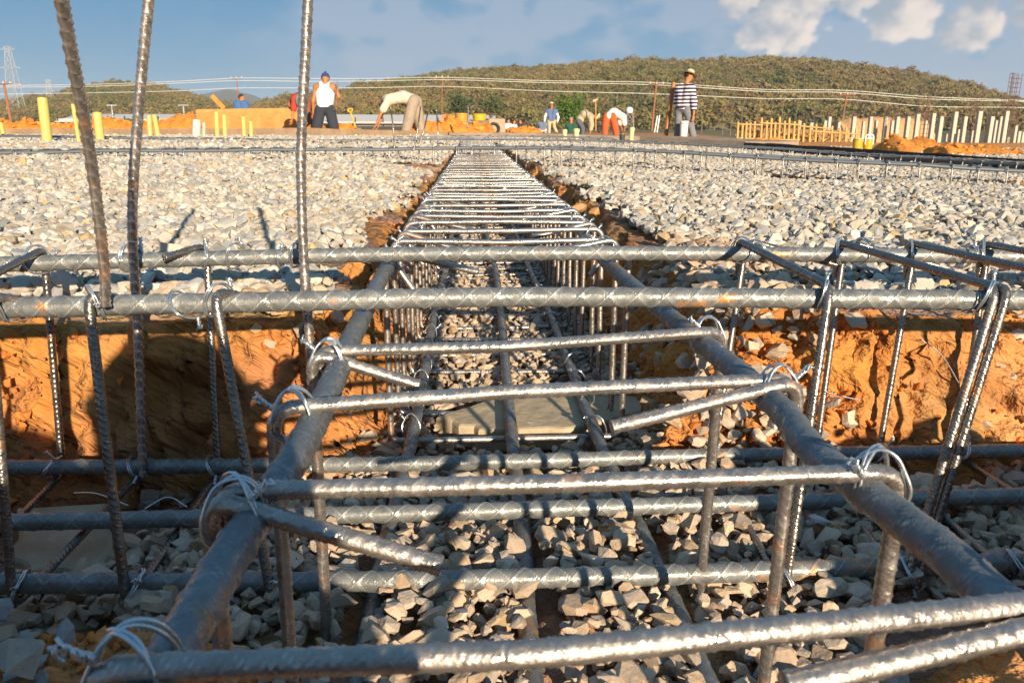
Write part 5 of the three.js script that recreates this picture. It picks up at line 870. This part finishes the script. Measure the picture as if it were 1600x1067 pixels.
{
  const conc = std([0.60, 0.54, 0.45], 0.9, 0, { map: stoneMap }), rust = std([0.20, 0.11, 0.08], 0.8, 0.2);
  // [px foot, py foot, px head, py head, width, bars above]
  const cols = [[1247, 224, 1249, 190, 4, 8], [1265, 224, 1268, 193, 5, 0], [1286, 226, 1288, 190, 4.5, 0], [1292, 226, 1294, 184, 5, 6], [1307, 228, 1309, 192, 4.5, 0], [1330, 230, 1335, 184, 5.5, 8], [1346, 226, 1348, 191, 4, 0], [1356, 228, 1359, 184, 5, 6], [1365, 232, 1370, 190, 4.5, 0], [1380, 224, 1383, 184, 5, 16], [1391, 222, 1394, 190, 4.5, 6], [1398, 224, 1402, 184, 5.5, 10], [1414, 226, 1419, 184, 5.5, 8], [1429, 224, 1434, 180, 5.5, 26], [1443, 226, 1447, 190, 4.5, 40], [1452, 230, 1459, 179, 6, 6], [1464, 232, 1470, 184, 6.5, 6], [1477, 230, 1480, 210, 2.5, 0], [1486, 231, 1493, 177, 6, 5], [1495, 228, 1499, 203, 3.5, 0], [1501, 234, 1507, 184, 6, 20], [1516, 232, 1520, 205, 4, 24], [1523, 233, 1530, 176, 6.5, 6], [1538, 233, 1541, 205, 3, 14], [1542, 235, 1550, 184, 6.5, 10], [1550, 235, 1556, 190, 4, 0], [1557, 236, 1563, 184, 5.5, 30], [1572, 238, 1575, 215, 3.5, 0], [1581, 239, 1586, 198, 4.5, 24], [1588, 239, 1592, 206, 4.5, 0], [1594, 240, 1597, 207, 4.5, 0], [1564, 237, 1571, 176, 6, 56]];
  cols.sort((a, b) => a[0] - b[0]).forEach(([x0, y0, x1, y1, w, up], i) => {
    const D = 38 + (i % 5) * 2 - (w > 5.8 ? 4 : 0), foot = P(x0, y0 + 3, D), h = (y0 + 3 - y1) / F * D, W = w / F * D;
    const o = thing('concrete_column', 'slender pale concrete column, ' + ORD[i] + (i ? ' from the left' : '') + ' of the stand at right', 'column', foot, 'unfinished concrete columns at right');
    const g = new RoundedBoxGeometry(W, h, W, 1, 0.012); g.translate(0, h / 2, 0); part('shaft', uvBox(g, 0.5), conc, o);
    if (up) { const U = up / F * D, l = []; for (const [sx, sz] of [[1, 1], [1, -1], [-1, 1], [-1, -1]]) part('starter_bar', stick(V(sx * W * 0.38, h - 0.1, sz * W * 0.38), V(sx * W * 0.4, h + U, sz * W * 0.4), 0.012, 0.012, 5), rust, o); for (let y = 0.08; y < U; y += 0.2) { const t = new THREE.TorusGeometry(W * 0.54, 0.008, 4, 4); t.rotateZ(Math.PI / 4); t.rotateX(Math.PI / 2); t.translate(0, h + y, 0); l.push(t); } if (l.length) part('stirrups', merge(l), rust, o).userData.kind = 'stuff'; }
    o.rotation.y = (i * 0.37) % 0.3;
  });
  // reinforcement standing without concrete
  [[1444, 225, 1449, 152, 11, 'tall bare rebar column cage rising among the columns, left one'], [1515, 232, 1521, 158, 7, 'slender bare rebar column cage rising behind the middle columns'], [1573, 236, 1586, 121, 8, 'tallest bare rebar column cage against the sky at far right']].forEach(([x0, y0, x1, y1, w, label]) => {
    const D = 42, o = thing('column_cage', label, 'rebar cage', P(x0, y0, D)), h = (y0 - y1) / F * D, W = w / F * D, l = [];
    for (const [sx, sz] of [[1, 1], [1, -1], [-1, 1], [-1, -1]]) part('vertical_bar', stick(V(sx * W / 2, 0, sz * W / 2), V(sx * W / 2, h, sz * W / 2), 0.016, 0.016, 5), rust, o);
    for (let y = 0.1; y < h - 0.1; y += 0.22) { const t = new THREE.TorusGeometry(W * 0.707, 0.009, 4, 4); t.rotateZ(Math.PI / 4); t.rotateX(Math.PI / 2); t.translate(0, y, 0); l.push(t); } part('stirrups', merge(l), rust, o).userData.kind = 'stuff';
  });
}
// ------------------------------------------------------------------ sheds, poles, lines, towers, trees
[[106, 312, 178, 191, 112, 'pale roofed long shed behind the left earth heap'], [430, 775, 179, 197, 105, 'pale roofed long shed behind the two nearer men']].forEach(([x0, x1, y0, y1, D, label]) => {
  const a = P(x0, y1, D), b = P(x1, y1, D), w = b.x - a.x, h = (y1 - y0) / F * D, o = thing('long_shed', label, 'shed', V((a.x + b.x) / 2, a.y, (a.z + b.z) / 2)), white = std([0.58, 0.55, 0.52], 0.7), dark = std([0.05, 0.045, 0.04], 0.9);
  const roof = new THREE.BoxGeometry(w, 0.08, 7); roof.rotateX(0.16); roof.translate(0, h - 0.55, 0); part('roof', roof, white, o);
  part('eaves_beam', new THREE.BoxGeometry(w * 0.998, 0.16, 0.2).translate(0, h - 1.22, 3.3), dark, o);
  part('front_wall', new THREE.BoxGeometry(w * 0.99, h * 0.36, 0.16).translate(0, h * 0.2, 2.9), std([0.55, 0.47, 0.42], 0.8), o);
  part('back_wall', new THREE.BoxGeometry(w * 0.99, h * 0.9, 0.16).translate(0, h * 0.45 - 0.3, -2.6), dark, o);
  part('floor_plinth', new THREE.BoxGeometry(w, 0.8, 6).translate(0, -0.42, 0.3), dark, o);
  for (let i = 0; i <= 8; i++) part('post', new THREE.BoxGeometry(0.14, h * 0.72, 0.14).translate((i / 8 - 0.5) * w * 0.97, h * 0.36, 3.05), dark, o);
});
const poleMat = std([0.30, 0.12, 0.06], 0.9);
[[14, 129, 17, 190, 95, 4.5, 'stout red brown power pole with crossarm at the left edge'], [372, 121, 373, 160, 120, 2, 'thin red brown power pole standing above the clay wall'], [691.5, 120, 690, 190, 110, 2, 'thin red brown power pole left of the dark green bush'], [1021.5, 130, 1018, 206, 100, 3.4, 'red brown power pole left of the leaning orange pipe'], [1316, 146, 1312, 214, 90, 3.4, 'red brown power pole rising from the timber formwork']].forEach(([x0, y0, x1, y1, D, w, label]) => {
  const b = P(x1, y1 + 4, D), t = P(x0, y0, D), h = t.y - b.y, o = thing('power_pole', label, 'power pole', b), r = w / F * D / 2;
  part('pole', stick(V(0, 0, 0), V(t.x - b.x, h, 0), r, r * 0.75, 8), poleMat, o);
  const c = t.clone().sub(b); part('crossarm', stick(V(c.x - 0.9, c.y - 0.25, 0), V(c.x + 0.9, c.y - 0.2, 0.3), 0.07, 0.07, 4), poleMat, o);
  for (const s of [-0.8, 0, 0.8]) part('insulator', new THREE.CylinderGeometry(0.06, 0.08, 0.22, 8).translate(c.x + s, c.y - 0.05, 0.13), std([0.5, 0.48, 0.46], 0.4), o);
});
[[175, 164, 178, 30], [287, 164, 180, 30]].forEach(([x, y0, y1], i) => { const D = 112, b = P(x, y1, D), h = (y1 - y0) / F * D, o = thing('lamp_post', i ? 'small grey post with a short crossbar above the right part of the left shed' : 'small grey post with a short crossbar above the left part of the left shed', 'post', b), m = std([0.4, 0.4, 0.4], 0.6); part('pole', stick(V(0, -0.6, 0), V(0, h, 0), 0.1, 0.08, 6), m, o); part('crossarm', stick(V(-0.7, h - 0.1, 0), V(0.7, h - 0.1, 0), 0.09, 0.09, 4), m, o); });
const wireW = std([0.66, 0.64, 0.58], 0.5, 0.2);
[[[-80, 134], [135, 132], [275, 127], [372, 122], [480, 122.5], [580, 122.5], [691, 121], [850, 126], [1022, 129], [1200, 140], [1316, 141], [1450, 151], [1600, 157], [1750, 165], 'uppermost power line strung across in front of the hills'], [[-80, 136.5], [135, 135], [275, 130], [372, 126], [480, 127], [580, 126.5], [691, 124.5], [850, 129], [1022, 132.5], [1200, 143], [1316, 144.5], [1450, 154.5], [1600, 158.5], [1750, 166], 'second power line just below the uppermost one'], [[-80, 148], [135, 145], [275, 142], [372, 137.5], [480, 137.5], [580, 137], [691, 135], [850, 142], [1022, 146.5], [1200, 154], [1316, 155], [1450, 166], [1600, 168], [1750, 174], 'lowest power line strung across in front of the hills']].forEach((l) => {
  const label = l.pop(), c = new THREE.CatmullRomCurve3(l.map(([a, b]) => P(a, b, 103)), false, 'centripetal'); solo('power_line', new THREE.TubeGeometry(c, 160, 0.036, 5), wireW, label, 'power line');
});
function lattice(o, h, w0, w1, m, n, r) {
  const at = (i, k) => { const t = i / n, w = mix(w0, w1, Math.pow(t, 0.7)) / 2; return V([1, 1, -1, -1][k] * w, h * t, [1, -1, -1, 1][k] * w); };
  for (let k = 0; k < 4; k++) part('tower_leg', stick(at(0, k), at(n, k), r * 1.3, r, 4), m, o);
  const l = []; for (let i = 0; i < n; i++) for (let k = 0; k < 4; k++) { const q = (k + 1) % 4; l.push(stick(at(i, k), at(i + 1, q), r * 0.7, r * 0.7, 3), stick(at(i, q), at(i + 1, k), r * 0.7, r * 0.7, 3), stick(at(i + 1, k), at(i + 1, q), r * 0.7, r * 0.7, 3)); }
  part('bracing', merge(l), m, o).userData.kind = 'stuff';
}
[[28, 79, 192, 400, 'tall grey lattice pylon with crossarms at far left', 20], [83, 127, 192, 520, 'smaller grey lattice pylon right of the tall one', 12]].forEach(([x, y0, y1, D, label, w]) => {
  const o = thing('pylon', label, 'pylon', P(x, y1, D)), h = (y1 - y0) / F * D, m = std([0.44, 0.45, 0.46], 0.7), W = w / F * D; lattice(o, h, W * 1.1, W * 0.28, m, 9, 0.11);
  for (const [t, s] of [[0.96, 1], [0.72, 1.5], [0.5, 1.35]]) part('cross_arm', merge([stick(V(-W * s * 0.5, h * t, 0), V(W * s * 0.5, h * t, 0), 0.12, 0.12, 4), stick(V(-W * s * 0.5, h * t, 0), V(0, h * (t + 0.04), 0), 0.1, 0.1, 4), stick(V(W * s * 0.5, h * t, 0), V(0, h * (t + 0.04), 0), 0.1, 0.1, 4)]), m, o);
});
{ const D = 150, o = thing('water_tower', 'white ball shaped water tower on lattice legs right of the red trousered worker', 'water tower', P(982.5, 201, D)), h = 23 / F * D, m = std([0.26, 0.22, 0.18], 0.6); lattice(o, h, 13 / F * D, 9 / F * D, m, 2, 0.13); part('tank', new THREE.LatheGeometry([[0.001, -0.1], [0.62, 0], [0.68, 0.5], [0.62, 0.85], [0.4, 1.1], [0.001, 1.2]].map(([a, b]) => new THREE.Vector2(a, b)), 24).translate(0, h, 0), std([0.66, 0.68, 0.7], 0.4), o); }
function tree(px, py, D, w, h, rgb, label, seed, trunkH = 0.35, name = 'tree', dense = 900) {
  const b = P(px, py, D), s = D / F, o = thing(name, label, name, b), r = mulberry(seed), H = h * s, W = w * s, tr = [stick(V(0, -0.4, 0), V(0.05 * W, H * 0.5, 0), 0.04 * H, 0.025 * H, 7)];
  for (let k = 0; k < 7; k++) tr.push(stick(V(0, H * (0.2 + 0.04 * k), 0), V((r() - 0.5) * W * 0.8, H * (0.5 + 0.4 * r()), (r() - 0.5) * W * 0.7), 0.018 * H, 0.006 * H, 5));
  part('trunk', merge(tr), std([0.16, 0.11, 0.07], 0.9), o);
  const g = leafCloud(dense, W * 0.5, H * 0.42, W * 0.45, Math.max(0.09, 0.045 * H), seed, 11); g.translate(0, H * (0.42 + trunkH * 0.25), 0);
  const c = part('crown', g, std(rgb, 0.85, 0, { side: THREE.DoubleSide }), o); return o;
}
tree(720, 191, 92, 52, 50, [0.06, 0.085, 0.03], 'dark green bushy tree behind the tall orange bucket', 71);
tree(765, 193, 96, 56, 48, [0.075, 0.095, 0.035], 'dark green bushy tree behind the wheelbarrow, right of its neighbour', 73);
tree(890, 206, 75, 44, 58, [0.075, 0.135, 0.015], 'bright green rounded tree behind the blue vested man', 79, 0.3, 'tree', 1500);
tree(205, 193, 60, 26, 8, [0.06, 0.09, 0.03], 'small dark green bush by the second steel rod in front of the left shed', 83, 0.1, 'bush', 300);
{ // bare saplings behind the formwork
  const r = mulberry(97), proto = (() => { const l = [stick(V(0, 0, 0), V(0.1, 4.2, 0), 0.075, 0.04, 6)]; for (let k = 0; k < 9; k++) { const y = 1.4 + k * 0.32; l.push(stick(V(0.03 * k * 0.2, y, 0), V((r() - 0.5) * 1.5, y + 0.7 + r(), (r() - 0.5) * 1.2), 0.03, 0.01, 4)); } return merge(l); })(), m = std([0.20, 0.155, 0.10], 0.95);
  let first = null;
  for (let i = 0; i < 12; i++) {
    const px = 1096 + i * 19 + r() * 15, D = 62 + r() * 30, s = 0.42 + 0.28 * r(), pos = P(px, 213 + (px > 1250 ? 6 : 0), D);
    let o; if (!first) { o = first = thing('bare_tree', 'thin bare grey trunked sapling, one of many behind the formwork', 'bare tree', pos, 'bare saplings behind the formwork'); part('trunk', proto, m, o); } else { o = first.clone(); o.name = numbered('bare_tree'); scene.add(o); o.position.copy(pos); }
    o.scale.setScalar(s); o.rotation.y = r() * 6;
  }
}
renderer.render(scene, camera);
